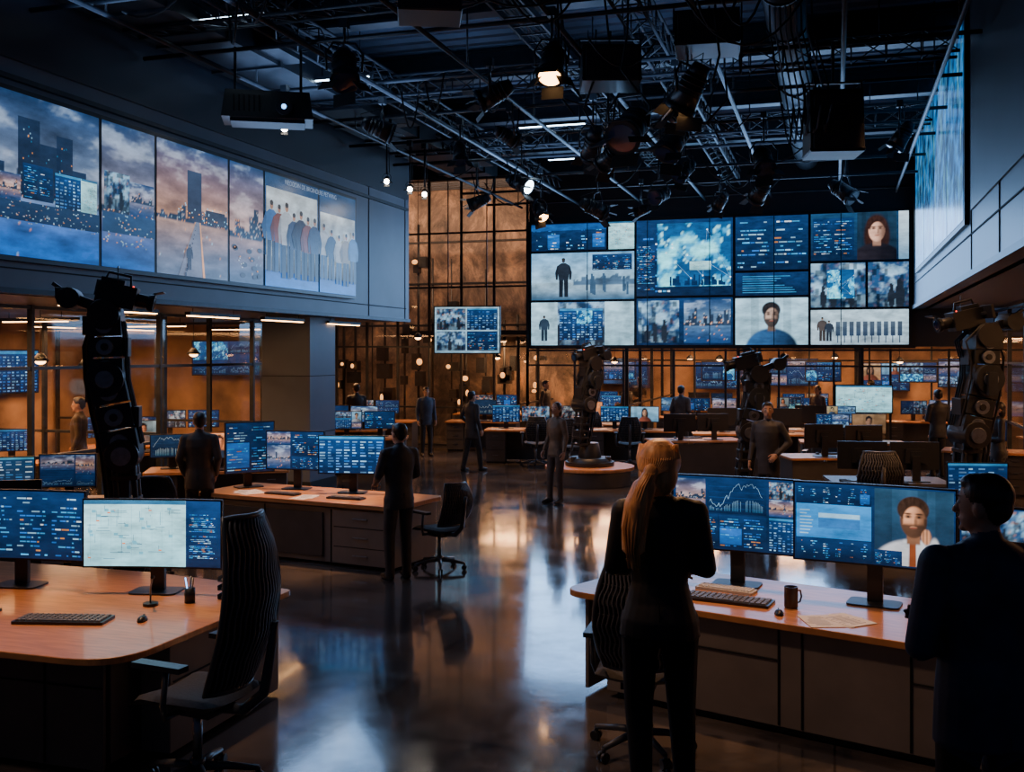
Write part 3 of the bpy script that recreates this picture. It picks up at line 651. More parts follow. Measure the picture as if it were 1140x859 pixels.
def office_chair(loc,rot,sc_=1.,high=.72,detail=True):
    """faces local +Y"""
    b=B('office_chair')
    for k in range(5):
        a=2*math.pi*k/5+.3; ex,ey=.31*math.cos(a),.31*math.sin(a)
        b.tube([(0,0,.115),(ex*.5,ey*.5,.105),(ex,ey,.08)],[.028,.022,.016],CHAIRF,8)
        b.cyl((ex,ey,.085),(ex,ey,.05),.012,CHAIRF,seg=8)
        px,py=-math.sin(a)*.018,math.cos(a)*.018
        b.cyl((ex+px*1.5,ey+py*1.5,.03),(ex+px*.3,ey+py*.3,.03),.03,BLK,seg=12); b.cyl((ex-px*1.5,ey-py*1.5,.03),(ex-px*.3,ey-py*.3,.03),.03,BLK,seg=12)
    b.cyl((0,0,.09),(0,0,.16),.04,CHAIRF,seg=14); b.cyl((0,0,.15),(0,0,.42),.025,STEEL,seg=12)
    b.box((0,-.02,.43),(.2,.26,.05),BLK)
    def seat(u,v,z0,sg):
        x=(u-.5)*.5; y=(v-.5)*.48; e=max(abs(u-.5),abs(v-.5))*2
        zz=z0+sg*.035*math.sqrt(max(0,1-e**5))+.03*(abs(u-.5)*2)**2-.04*max(0,(v-.8)/.2)**2
        return V((x*(1-.1*abs(v-.5)),y,zz))
    b.grid(lambda u,v:seat(u,v,.485,1),12,12,CHAIR); b.grid(lambda u,v:seat(u,v,.485,-1),12,12,CHAIR)
    zb=.56; 
    def back(u,v,off=0):
        wd=.235*(1-.22*(2*v-1)**2-.14*v); x=(u-.5)*2*wd
        y=-.27-.16*v-.09*math.sin(v*math.pi*.9)+.07*(2*u-1)**2+.10*v*v+off
        return V((x,y,zb+high*v))
    P=lambda u,v:back(u,v)
    loop=[P(u/8,0) for u in range(9)]+[P(1,v/12) for v in range(1,13)]+[P(1-u/8,1) for u in range(1,9)]+[P(0,1-v/12) for v in range(1,12)]
    b.tube(loop,.017,CHAIRF,8,closed=True)
    nsl=15 if detail else 7
    for k in range(1,nsl):
        b.tube([back(k/nsl,v/18,-.006)+V((.009*math.sin(v*1.4),0,0)) for v in range(19)],.0075,CHAIRR if detail else CHAIR,5)
    for k in range(1,11): b.tube([back(u/8,k/11,.004) for u in range(9)],.005,CHAIRF,5)
    b.grid(lambda u,v:back(u,v,.012),8,14,CHAIR)
    b.tube([(0,-.1,.44),(0,-.30,.45),(0,-.42,.55),(0,-.46,.75),(0,-.49,.92)],[.03,.03,.028,.024,.018],CHAIRF,10)
    for sx in (-1,1):
        b.tube([(sx*.12,0,.44),(sx*.27,-.02,.45),(sx*.29,-.03,.52),(sx*.29,-.05,.7)],.016,CHAIRF,8)
        b.prism([(sx*.29+px*.036,py) for px,py in roundpoly([(-1,-.16),(1,-.16),(1,.14),(-1,.14)],.03)],.70,.728,BLK)
    o=b.done(loc,rot,bevel=.0); o.scale=(sc_,)*3; return o

def desk(loc,rot,w,d=.8,z=.73,top=WOOD,body=DGREY,r=.04):
    b=B('office_desk'); pts=roundpoly([(-w/2,-d/2),(w/2,-d/2),(w/2,d/2),(-w/2,d/2)],r)
    b.prism(pts,z-.035,z,top)
    b.box((0,d/2-.08,z/2-.02),(w-.1,.03,z-.09),body)
    for sx in (-1,1):
        b.box((sx*(w/2-.25),0,(z-.035)/2+.02),(.42,d-.14,z-.075),body)
        for k in range(3): b.box((sx*(w/2-.25),-d/2+.066,.08+.02+(z-.1)*(k+1)/3-.02),(.4,.01,.008),SEAM); b.box((sx*(w/2-.25),-d/2+.06,.03+(z-.1)*(k+.7)/3),(.12,.02,.012),STEEL)
        b.box((sx*(w/2-.25),0,.02),(.38,d-.2,.04),BLKM)
    return b.done(loc,rot)
def workstation(x,y,rotd,w,nm,seed,chair=True,z=.73,top=WOOD,dark=False,gain=None):
    R=random.Random(seed); rot=math.radians(rotd); M=Matrix.Rotation(rot,3,'Z'); o=V((x,y,0))
    desk(o,rot,w,.8,z,top)
    for i in range(nm):
        mx=(i-(nm-1)/2)*.66; p=o+M@V((mx,.08+.05*abs(mx),z)); a=-mx*.18
        f=R.choice([ui_mix,ui_code,ui_table,ui_chart,ui_mix,ui_light,ui_photo,ui_photo,ui_photo,None])
        monitor(p,rot+a,.6,R.choice([.34,.36,.32]),.33,None if dark else f,seed*13+i,gain=(gain or 1)*R.uniform(.4,1.1)*(.7 if f is ui_light else 1),tint=R.choice([(1,1,1),(1,1,1),(.8,1.1,1.1),(1.7,1.,.7)]))
    keyboard(o+M@V((0,-.24,z)),rot); mouse(o+M@V((.31,-.24,z)),rot)
    if R.random()<.4: papers(o+M@V((-w*.36,-.2,z)),rot,2,seed)
    if chair: office_chair(o+M@V((R.uniform(-.2,.2),-.85,0)),rot+R.uniform(-.5,.5),1,.5,False)

# ---- front-left desk (room aligned)
b=B('control_desk')
o=[(-7.4,4.7),(-3.72,4.7),(-3.68,6.55),(-5.0,6.75),(-7.4,6.75)]
b.prism(roundpoly(o,[0,.35,.06,0,0],8),.68,.72,WOOD)
b.box((-5.6,4.9,.35),(3.3,.03,.64),DGREY); b.box((-5.6,5.6,.35),(3.3,1.3,.6),DGREY)
b.box((-3.9,5.85,.35),(.3,1.25,.64),GREY)
for x in (-4.35,-5.2,-6.1): b.box((x,4.882,.35),(.012,.012,.62),SEAM)
b.box((-5.6,4.882,.5),(3.3,.012,.012),SEAM); b.box((-3.746,5.85,.45),(.012,1.2,.012),SEAM)
for x in (-4.8,-5.65): b.box((x,4.87,.58),(.2,.03,.014),STEEL)
b.box((-5.6,5.7,.02),(3.2,1.2,.04),BLKM)
b.done(bevel=.006)
zt=.72
def ui_leftmon(c,R,L=0):
    ui_light(c.sub(0,0,.74,1),R,L); c2=c.sub(.74,0,1,1); c2.rect(0,0,1,1,NAVY,DEEP,L); ui_code(c2.sub(.08,.1,.92,.85),R,L+1)
monitor((-4.55,6.15,zt),math.radians(13),.98,.46,.42,ui_leftmon,5,curve=.1,gain=1.3)
monitor((-5.62,6.02,zt),math.radians(9),1.1,.48,.45,lambda c,R,L=0:(ui_code(c.sub(0,0,.5,1),R,L),ui_code(c.sub(.5,0,1,1),R,L)),6,curve=.1)
keyboard((-4.62,5.35,zt),.25,w=.58,d=.2); mouse((-4.15,5.5,zt),.3)
keyboard((-5.4,5.35,zt),.1,w=.45)
b=B('pen_holder'); b.cyl((0,0,0),(0,0,.1),.035,METAL,seg=14)
for k in range(5): b.cyl((.01*math.cos(k*2),.01*math.sin(k*2),.05),(.03*math.cos(k*2),.03*math.sin(k*2),.17),.004,[BLK,STEEL,LEDB,PAPER,CER][k],seg=6)
b.done((-4.15,6.0,zt))
b=B('document_tray'); 
for z in (0,.06,.12): b.box((0,0,z+.004),(.24,.3,.006),BLK); b.box((-.12,0,z+.02),(.005,.3,.03),BLK); b.box((.12,0,z+.02),(.005,.3,.03),BLK); b.box((0,0,z+.014),(.2,.27,.012),PAPER)
b.box((-.12,.14,.07),(.012,.012,.14),BLK);b.box((.12,.14,.07),(.012,.012,.14),BLK); b.done((-3.93,6.3,zt),.2)
b=B('desk_microphone'); b.cyl((0,0,0),(0,0,.02),.05,BLK,seg=14); b.tube([(0,0,.01),(0,0,.12),(.02,-.03,.18),(.05,-.1,.21)],.006,STEEL,6); b.cyl((.05,-.1,.21),(.06,-.14,.22),.012,BLK,seg=8); b.done((-4.35,5.85,zt),.3)
office_chair((-3.36,4.93,0),math.radians(84),1.06,.88)

# ---- mid-left desk
mrot=math.radians(-9); MM=Matrix.Rotation(mrot,3,'Z'); mo=V((-5.9,11.1,0))
b=B('news_desk'); w=2.85;dd=1.05;zt2=.72
b.prism(roundpoly([(-w/2,-dd/2),(w/2,-dd/2),(w/2,dd/2),(-w/2,dd/2)],.08),zt2-.05,zt2,WOOD)
b.box((0,.0,.34),(w-.12,dd-.14,.62),GREY); b.box((.95,-.03,.34),(.75,dd-.12,.6),GREY); b.box((0,0,.02),(w-.25,dd-.25,.04),BLKM)
b.box((-.35,-dd/2+.055,.34),(1.55,.02,.5),DGREY)
for k in (.2,.42): b.box((.95,-dd/2+.03,k+.03),(.72,.01,.01),SEAM)
for x in (.55,-.4,-1.15): b.box((x,-dd/2+.04,.34),(.012,.02,.6),SEAM)
for k in (.14,.34,.55): b.box((.95,-dd/2+.02,k),(.2,.02,.014),STEEL)
b.done(mo,mrot,bevel=.006)
def mm(x,y): return mo+MM@V((x,y,zt2))
monitor(mm(-.5,.2),math.radians(4),.76,.46,.48,ui_mix,41); monitor(mm(.33,.22),math.radians(10),.8,.44,.46,ui_table,45,curve=.06,gain=1.2)
monitor(mm(-1.12,.1),math.radians(52),.62,.62,.5,ui_code,43,gain=.6)
keyboard(mm(-.35,-.22),mrot); keyboard(mm(.55,-.2),mrot+.1); papers(mm(-.85,-.25),mrot,3,8); papers(mm(.08,-.3),mrot,2,9); phone(mm(1.05,.1),mrot)
office_chair((-4.2,10.74,0),math.radians(60),.92,.5)

# ---- right front desk
rrot=math.atan2(-.301,.954); RM=Matrix.Rotation(rrot,3,'Z'); ro=V((-1.88,7.13,0))
def rr(s,n,z=.72): return ro+RM@V((s,n,z))
b=B('control_desk'); W=3.7; D=1.15
b.prism(roundpoly([(0,0),(W,0),(W,D),(.15,D)],[.22,.05,.05,.25],8),.675,.72,WOOD)
b.box((W/2+.17,.58,.35),(W-.4,.98,.6),DGREY); b.box((W/2+.17,.075,.36),(W-.38,.03,.62),GREY); b.box((W/2+.17,.5,.02),(W-.5,.8,.04),BLKM)
for x in (.95,1.6,1.75,2.4,3.1): b.box((x,.056,.36),(.014,.012,.6),SEAM)
b.box((1.28,.056,.47),(.66,.012,.012),SEAM); b.box((2.8,.056,.47),(.8,.012,.012),SEAM)
b.box((.19,.55,.34),(.03,.95,.62),GREY)
b.done(ro,rrot,bevel=.007)
def ui_r1(c,R,L=0):
    c.rect(0,0,1,1,NAVY,DEEP,L)
    raster_pic(c.sub(.02,.5,.26,.97),city_fn,34,L+1,seed=3,warm=.6); ui_code(c.sub(.02,.03,.36,.48),R,L+1); ui_chart(c.sub(.27,.5,.75,.97),R,L+1)
    ui_code(c.sub(.37,.03,.75,.48),R,L+1)
    raster_pic(c.sub(.77,.74,.97,.97),room_fn,24,L+1,seed=2,warm=.9); raster_pic(c.sub(.77,.5,.97,.73),city_fn,24,L+1,seed=5,warm=.9)
    ui_table(c.sub(.77,.03,.98,.48),R,L+1)
def ui_r2(c,R,L=0):
    c.rect(0,0,1,1,NAVY,DEEP,L)
    l=c.sub(.01,.02,.49,.98); ui_code(l.sub(0,.75,1,1),R,L+1); l.sub(0,.28,1,.74).rect(0,0,1,1,(.015,.15,.42),(.02,.22,.56),L+1)
    l.rect(.3,.56,.85,.62,sc(PALE,.7),None,L+2); l.rect(.3,.42,.85,.55,(.02,.12,.34),None,L+3); ui_code(l.sub(0,0,1,.27),R,L+1)
    for i in range(8): l.rect(.05,.33+i*.045,.05+R.uniform(.08,.18),.345+i*.045,sc(PALE,.6),None,L+3)
    p=c.sub(.51,.02,.99,.98); p.gain=.85; raster_pic(p,portrait_fn,96,L+1,hair=(.03,.015,.010),cloth=(.50,.50,.54),bg=((.01,.03,.07),(.03,.09,.17)),skin=(.68,.30,.16),beard=True,tie=True,hand=True,s=1.12,seed=6)
    ui_code(c.sub(.51,.02,.68,.2),R,L+3)
monitor(rr(1.0,.80),rrot+math.radians(10),.9,.52,.52,ui_r1,51,curve=.09)
monitor(rr(1.98,.78),rrot+math.radians(6),1.02,.52,.535,ui_r2,52,curve=.09)
monitor(rr(2.98,.72),rrot+math.radians(-4),.9,.46,.49,ui_mix,53,curve=.06)
keyboard(rr(1.13,.36),rrot+.12,w=.6,d=.21); keyboard(rr(1.0,.64),rrot+.05,True,w=.42,d=.14); papers(rr(1.9,.24),rrot+.5,3,21); mug(rr(1.55,.42),.14,.045)
mouse(rr(1.55,.2),.2); keyboard(rr(2.6,.35),rrot); phone(rr(.5,.62),rrot+.4)
office_chair((-1.12,6.2,0),math.radians(2),1.,.62)

# ---- background workstations
WS=[(-6.3,21.9,12,2.2,3),(-1.6,22.2,10,2.6,3),(-4.3,22.4,8,2.,2),(-2.6,20.2,205,1.8,2),(.3,20.6,5,1.9,2),(-.2,23.6,0,2.2,2),(-5.6,24.1,5,2.,1),
    (-8.5,13.0,28,2.,3),(-8.6,9.5,30,1.8,2),(-9.0,18.8,20,1.8,2),(-11,23.6,10,2.2,2),(-8.3,24.2,8,1.8,1),(.1,17.7,200,1.9,2),
    (2.55,22.7,-10,1.4,1),(2.5,19.4,-10,1.4,1),
    (-12.3,5.6,50,1.8,2),(-12.3,9.2,45,1.8,2),(-12.3,12.6,40,1.8,2),(-12.3,15.8,35,1.8,2),(-12.6,18.1,30,1.6,2),
    (-9,27.2,5,2.2,2),(-6.2,28.,5,2.2,2),(-3.4,27.2,5,2.2,3),(-.8,27.8,5,2.2,2),(2.2,27.2,5,2.2,2),(-6.3,31,5,2.2,2),(-3.5,30.8,5,2.2,2),(-.8,31,5,2.2,2),
    (-10.2,20.6,15,1.6,2),(-11.2,7.9,60,1.4,1),(-11.2,14.9,50,1.4,1)]
for i,(x,y,r,w,n) in enumerate(WS): workstation(x,y,r,w,n,100+i,chair=(i%2==0 and i<20),gain=.95)
workstation(-7.5,7.5,205,1.5,2,77,chair=False,top=DGREY)
workstation(.65,14.5,190,1.5,2,78,chair=False,top=DGREY)
workstation(1.45,11.75,12,1.2,1,79,chair=False,top=WOOD)
office_chair((.45,13.4,0),math.radians(10),1.15,.5); office_chair((-6.9,9.2,0),math.radians(200),1,.5)
office_chair((-5.2,20.6,0),.4,1,.5,False)

# ---------------------------------------------------------------- camera robots
def camera_robot(loc,rot,H,reach=.35,plat=None,seed=0,s=1.):
    """articulated robotic studio camera; head points to local +X"""
    b=B('robotic_studio_camera'); R=random.Random(seed); z0=0
    if plat:
        b.cyl((0,0,0),(0,0,.28),plat*.92,DGREY,seg=32); b.cyl((0,0,.28),(0,0,.34),plat,WOOD,seg=32); b.cyl((0,0,.34),(0,0,.42),plat*.55,BLK,seg=28); z0=.42
    b.cyl((0,0,z0),(0,0,z0+.07),.38*s,METAL,r2=.34*s,seg=24); b.cyl((0,0,z0+.07),(0,0,z0+.34),.2*s,BLK,r2=.15*s,seg=18)
    for k in range(3):
        a=k*2.094; b.cyl((.33*s*math.cos(a),.33*s*math.sin(a),z0+.1),(.33*s*math.cos(a),.33*s*math.sin(a),z0+.02),.05*s,BLK,seg=10)
    e1=V((.12*s,0,z0+(H-z0)*.50)); e0=V((.20*s,0,z0+.32)); 
    for sy in (-1,1):
        for dx in (-.07,.07): b.cyl(e0+V((dx*s,sy*.09*s,0)),e1+V((dx*s,sy*.09*s,0)),.024*s,METAL,seg=10)
    n=6
    for k in range(n):
        p=e0.lerp(e1,k/n);q=e0.lerp(e1,(k+1)/n); sg=1 if k%2 else -1
        b.cyl(p+V((-.08*s,sg*.09*s,0)),q+V((.08*s,-sg*.09*s,0)),.012*s,STEEL,seg=6); b.box(p,(.20*s,.23*s,.035*s),BLK)
        b.box(p.lerp(q,.5)+V((sg*.03*s,0,0)),(.11*s,.14*s,.14*s),BLK if sg>0 else METAL)
    b.cyl(e1-V((0,.19*s,0)),e1+V((0,.19*s,0)),.13*s,BLK,seg=20); b.cyl(e1-V((0,.21*s,0)),e1+V((0,.21*s,0)),.075*s,STEEL,seg=16)
    e2=V((0,0,z0+(H-z0)*.72)); e3=V((-.02,0,H-.26*s))
    def arm(p,q,w):
        n=3
        for k in range(n):
            a=p.lerp(q,(k+.04)/n);c=p.lerp(q,(k+.96)/n); b.beam(a,c,w,w*(.95 if k%2 else 1.08),BLK if k%2==0 else METAL)
            m_=(a+c)/2; b.cyl(m_-V((0,w*.6,0)),m_+V((0,w*.6,0)),w*.26,STEEL,seg=14); b.cyl(m_-V((0,w*.64,0)),m_+V((0,w*.64,0)),w*.12,BLK,seg=10)
            b.box(m_+V((w*.5*(1 if k%2 else -1),0,0)),(w*.35,w*.7,w*.6),BLK)
    arm(e1,e2,.27*s); b.cyl(e2-V((0,.2*s,0)),e2+V((0,.2*s,0)),.14*s,METAL,seg=18); b.cyl(e2-V((0,.215*s,0)),e2+V((0,.215*s,0)),.07*s,STEEL,seg=14); arm(e2,e3,.25*s)
    b.cyl(e3-V((0,.17*s,0)),e3+V((0,.17*s,0)),.12*s,BLK,seg=18)
    hc=V((reach*.45,0,H-.12*s)); b.beam(e3,hc+V((0,0,-.02)),.14*s,.12*s,METAL)
    n0=len(b.bm.verts)
    b.box(hc+V((0,0,.02)),(.30*s,.18*s,.18*s),BLK); b.box(hc+V((-.05*s,0,.12*s)),(.18*s,.1*s,.05*s),METAL); b.tube([hc+V((-.12*s,0,.1*s)),hc+V((-.10*s,0,.19*s)),hc+V((.07*s,0,.19*s)),hc+V((.09*s,0,.1*s))],.012*s,BLK,8)
    L0=hc+V((.15*s,0,.02)); b.cyl(L0,L0+V((.09*s,0,0)),.055*s,BLK,seg=18); b.cyl(L0+V((.09*s,0,0)),L0+V((.14*s,0,0)),.065*s,METAL,r2=.075*s,seg=18); b.cyl(L0+V((.138*s,0,0)),L0+V((.143*s,0,0)),.05*s,mat('lens_glass',(.02,.03,.07),.05,noise=.02),seg=18)
    b.box(L0+V((.16*s,0,.09*s)),(.08*s,.17*s,.008),BLK,rot=Matrix.Rotation(-.4,3,'Y'))
    b.box(hc+V((-.17*s,.14*s,.05*s)),(.03*s,.19*s,.13*s),BLK); b.beam(hc+V((-.1*s,.05*s,.04*s)),hc+V((-.17*s,.12*s,.04*s)),.03*s,.03*s,METAL)
    b.bm.verts.ensure_lookup_table(); RT=Matrix.Rotation(.22,3,'Y')
    for v in b.bm.verts[n0:]: v.co=hc+RT@(v.co-hc)
    # rear counterweight
    b.beam(e3+V((-.02,0,.05)),e3+V((-.24*s,0,.13*s)),.08*s,.08*s,BLK); b.cyl(e3+V((-.27*s,-.12*s,.13*s)),e3+V((-.27*s,.12*s,.13*s)),.085*s,METAL,seg=16); b.box(e3+V((-.33*s,0,.17*s)),(.08*s,.14*s,.09*s),BLK)
    b.beam(e3+V((-.30*s,0,.18*s)),e3+V((-.40*s,0,.25*s)),.035*s,.03*s,METAL)
    b.cyl(hc+V((.02,-.06*s,.1*s)),hc+V((.02,-.06*s,.25*s)),.006*s,METAL,seg=6)
    for k in range(8):
        y=R.uniform(-.13,.13)*s; x=-R.uniform(.13,.17)*s
        b.tube([e3+V((-.08*s,y,0)),e3.lerp(e2,.5)+V((x,y,0)),e2+V((x,y,.0)),e2.lerp(e1,.5)+V((x*1.05,y,0)),e1+V((x,y,0)),e1.lerp(e0,.4)+V((x*.9,y,0)),e0.lerp(e1,.2)+V((x*.8,y,0)),e0+V((x*.6,y,.0))],.012*s,BLKM,6)
        if k<4: b.tube([hc+V((-.1*s,y,-.06)),hc+V((.06,y,-.2*s)),e2.lerp(e3,.4)+V((.15*s,y,0)),e2+V((.15*s,y,0)),e1+V((.14*s,y,.1))],.010*s,BLKM,6)
    b.box(e2+V((.0,.22*s,-.05)),(.09*s,.05*s,.22*s),METAL); b.sph(hc+V((.12*s,.06*s,.09*s)),.008,mat('tally_red',(.6,.02,.01),.4,emit=(1,.05,.02),es=4,noise=.02),8,6)
    b.done(loc,rot,bevel=.004)
camera_robot((-6.1,7.62,0),math.radians(30),3.02,.15,seed=1,s=1.1)
camera_robot((-4.3,18.55,0),math.radians(230),2.5,.1,plat=.82,seed=2,s=1.1)
camera_robot((-1.15,16.3,0),math.radians(195),2.38,.35,seed=3,s=1.15)
camera_robot((1.62,13.1,0),math.radians(200),2.92,.4,seed=4,s=1.2)

# ---------------------------------------------------------------- ceiling rigging
b=B('lighting_grid_pipes')
GZ=6.0
for x in (-7.4,-5.9,-4.4,-2.9,-1.4,.1,1.3): b.cyl((x,4,GZ),(x,24.5,GZ),.03,METAL,seg=8)
for y in np.arange(5.2,24.5,1.9): b.cyl((-8.2,y,GZ+.06),(1.6,y,GZ+.06),.028,METAL,seg=8)
for x in (-7.4,-4.4,-1.4,1.3):
    for y in np.arange(6.2,24.5,3.0): b.cyl((x,y,GZ),(x,y,7.2),.012,METAL,seg=6)
b.done()
def truss(a,c,w=.3,n=14,name='lighting_truss'):
    b=B(name); a=V(a);c=V(c); d=(c-a).normalized(); sd=V((0,0,1)).cross(d).normalized()*w/2; up=V((0,0,w/2))
    cs=[sd+up,-sd+up,-sd-up,sd-up]
    for q in cs: b.cyl(a+q,c+q,.022,METAL,seg=8)
    for k in range(n):
        p=a.lerp(c,k/n);q=a.lerp(c,(k+1)/n)
        for i in range(4):
            u,v=cs[i],cs[(i+1)%4]
            b.cyl(p+u,q+v,.01,METAL,seg=5); b.cyl(p+u,p+v,.01,METAL,seg=5)
    for k in (.1,.5,.9):
        p=a.lerp(c,k); b.cyl(p+up,V((p.x,p.y,7.2)),.01,METAL,seg=6)
    b.done()
truss((-8,10.4,6.35),(1.5,10.4,6.35),n=22); truss((-8,14.2,6.35),(1.5,14.2,6.35),n=22); truss((-8,18,6.3),(1.5,18,6.3),n=22); truss((-2.2,6,6.4),(-2.2,24,6.4),n=34); truss((-6.4,7,6.4),(-6.4,24,6.4),n=32)
b=B('ventilation_duct')
b.box((-7.55,13,6.5),(1.0,17,.55),METAL)
for y in np.arange(5,21.5,1.2): b.box((-7.55,y,6.5),(1.06,.05,.61),METAL)
for y in (8,12,16,20): 
    b.box((-6.9,y,6.45),(.3,.7,.35),METAL)
b.done()
b=B('ventilation_duct'); b.cyl((-.6,8,6.75),(-.6,24,6.75),.26,METAL,seg=20)
for y in np.arange(8,24,1.5): b.cyl((-.6,y,6.75),(-.6,y+.05,6.75),.28,METAL,seg=20)
b.done()
b=B('cable_tray')
for x in (-3.9,-3.5): b.box((x,14,6.55),(.03,19,.09),METAL)
for y in np.arange(4.8,23.4,.35): b.box((-3.7,y,6.53),(.4,.03,.02),METAL)
RC=random.Random(3)
for k in range(6): b.tube([(-3.85+.06*k+RC.uniform(-.02,.02),y,6.56+RC.uniform(0,.03)) for y in np.arange(5,23,1.)],.014,BLKM,5)
for y in np.arange(6,23,3.): b.cyl((-3.9,y,6.55),(-3.9,y,7.2),.008,METAL,seg=5); b.cyl((-3.5,y,6.55),(-3.5,y,7.2),.008,METAL,seg=5)
b.done()
b=B('hanging_cables'); CAB=mat('cable_grey',(.22,.23,.25),.5,noise=.2)
for k in range(9):
    x=-.75+.06*k; b.tube([(x,12.6,6.9),(x+.02,12.6,6.2),(x+.12+.01*k,12.5,5.5),(x+.22,12.2,4.9),(x+.26,12.2,4.75+.04*k),(x+.30,12.2,5.2)],.012,CAB if k%2 else BLKM,6)
for k in range(34):
    y=RC.uniform(8,22);x=RC.uniform(-7,0); x2=x+RC.uniform(-1.4,1.4); sag=RC.uniform(.12,.6)
    b.tube([(x+(x2-x)*t,y+.4*t,6.0-sag*4*t*(1-t)) for t in np.linspace(0,1,9)],.013,BLKM,5)
for k in range(16):
    y=RC.uniform(10.5,15);x=RC.uniform(-3.6,-1.2); b.tube([(x,y,6.6),(x+RC.uniform(-.1,.1),y+.1,6.0),(x+RC.uniform(-.2,.2),y+.1,5.6),(x+RC.uniform(-.3,.3),y,5.3)],.014,BLKM,5)
b.done()
def speaker(loc,rot,w,h,d,ztop):
    b=B('hanging_speaker'); b.box((0,0,0),(w,d,h),BLK,top=(1,.8)); b.box((0,-d/2-.004,-.02),(w*.9,.02,h*.86),CHAIR)
    b.box((0,0,-h/2+.03),(w*1.02,d*1.02,.03),METAL)
    for sx in (-1,1): b.beam((sx*(w/2+.02),0,0),(sx*(w/2+.02),0,h/2+.12),.02,.05,METAL)
    b.beam((-w/2-.02,0,h/2+.12),(w/2+.02,0,h/2+.12),.04,.02,METAL); b.cyl((0,0,h/2+.12),(0,0,ztop-loc[2]),.02,METAL,seg=8); b.done(loc,rot,bevel=.006)
speaker((-.02,12.55,5.05),.2,.6,.72,.55,6.0); speaker((-1.35,11.6,5.95),.1,.7,.4,.6,6.4); speaker((-2.6,12.3,5.85),.3,.7,.45,.6,6.3); speaker((-3.7,9.2,5.8),.4,.6,.4,.5,6.3)
def spotlight(loc,ztop,yaw,tilt,s=1.,glow=None):
    b=B('stage_spotlight'); T=Matrix.Rotation(yaw,3,'Z')@Matrix.Rotation(tilt,3,'X'); X=T@V((1,0,0)); dr=T@V((0,-1,0)); up=T@V((0,0,1)); o=V((0,0,0))
    b.cyl(o-dr*.18*s,o+dr*.1*s,.10*s,BLK,r2=.13*s,seg=18); b.cyl(o-dr*.28*s,o-dr*.18*s,.07*s,METAL,r2=.10*s,seg=18)
    for k in range(4): b.cyl(o-dr*(.17-.05*k)*s,o-dr*(.155-.05*k)*s,.118*s,METAL,seg=18)
    b.cyl(o+dr*.1*s,o+dr*.15*s,.14*s,METAL,seg=20); b.cyl(o+dr*.15*s,o+dr*.153*s,.11*s,glow or mat('lens_glass',(.02,.03,.07),.05,noise=.02),seg=20)
    for a in (up,-up): b.beam(o+dr*.15*s+a*.13*s,o+dr*.26*s+a*.18*s,.22*s,.008,BLKM)
    for a in (X,-X): b.beam(o+dr*.15*s+a*.13*s,o+dr*.26*s+a*.18*s,.16*s,.008,BLKM)
    y=Matrix.Rotation(yaw,3,'Z')@V((1,0,0))
    b.tube([y*.16*s,y*.17*s+V((0,0,.16*s)),y*.1*s+V((0,0,.26*s)),-y*.1*s+V((0,0,.26*s)),-y*.17*s+V((0,0,.16*s)),-y*.16*s],.012*s,METAL,6)
    b.cyl((0,0,.26*s),(0,0,ztop-loc[2]),.016,METAL,seg=8); b.box((0,0,ztop-loc[2]),(.09,.09,.1),METAL)
    b.tube([-dr*.25*s,-dr*.3*s+V((0,0,.1)),V((.05,0,.3*s)),V((.03,0,ztop-loc[2]))],.007,BLKM,5)
    b.done(loc,0)
SP=[(-2.51,13.04,5.25,1.7),(-1.58,11.66,5.3,1.3),(-3.26,14.28,5.3,1.2),(-4.5,20.07,5.25,1.3),(-1.03,16.13,5.3,1.2),(-1.3,19.18,5.3,1.2),(.18,19.64,5.3,1.2),(-5.12,16.94,5.3,1.1),
    (-6.59,18.8,5.3,1.),(-2.87,10.6,5.45,1.1),(-5.15,10.3,5.5,1.2),(-2.2,14.6,5.35,1.4),(-2.9,13.6,5.0,1.0),(-5.6,19.8,5.2,1.),(-3.1,19.,5.3,1.1),(-4.1,12.2,5.6,1.1),(-1.9,12.9,5.5,1.2),(.9,16.,5.5,1.),(-6.2,13.6,5.6,1.1),(-2.4,17.2,5.4,1.),
    (-3.4,16.,5.5,.9),(-4.6,14.6,5.6,.9),(-.2,14.4,5.5,.9),(-5.6,15.2,5.5,.9),(-3.9,21.6,5.4,.9),(-2.2,21,5.4,.9)]
RS=random.Random(9)
for i,(x,y,z,s) in enumerate(SP): spotlight((x,y,z),6.02,RS.uniform(-2.8,2.8),RS.uniform(.3,1.1),s,{1:LAMPW,7:LAMPC,8:LAMPH,13:LAMPW,9:LAMPW,20:LAMPC}.get(i))
for (x,y,z) in ((-7.3,16.2,5.35),(-7.0,16.5,5.25),(-6.85,16.8,5.2),(-7.2,12.6,5.5)): spotlight((x,y,z),6.02,.35,.5,.42,LAMPH)
b=B('video_projector'); b.box((0,0,0),(1.1,.55,.34),BLK,top=(.92,.85)); b.cyl((.2,-.26,-.02),(.2,-.42,-.06),.1,METAL,seg=18); b.cyl((.2,-.42,-.06),(.2,-.43,-.062),.03,LEDB,seg=18)
for k in range(6): b.box((-.4+.06*k,-.27,0),(.02,.02,.2),SEAM)
for sx in (-.4,.4): b.cyl((sx,0,.15),(sx,0,.75),.018,METAL,seg=8)
b.box((0,0,-.19),(.9,.4,.04),METAL); b.done((-6.75,11.4,5.45),.5,bevel=.01)
for (x,y,L) in ((-7.0,13.2,1.6),(-4.6,17.,1.2),(-4.9,20.,1.2),(-7.,18.4,1.2),(-6.9,10.4,1.4)):
    b=B('led_batten'); b.box((0,0,0),(L,.07,.05),METAL); b.box((0,0,-.03),(L-.05,.04,.01),LAMPC); b.cyl((-L*.4,0,0),(-L*.4,0,7.2-6.3),.008,METAL,seg=5); b.cyl((L*.4,0,0),(L*.4,0,7.2-6.3),.008,METAL,seg=5); b.done((x,y,6.3),0)

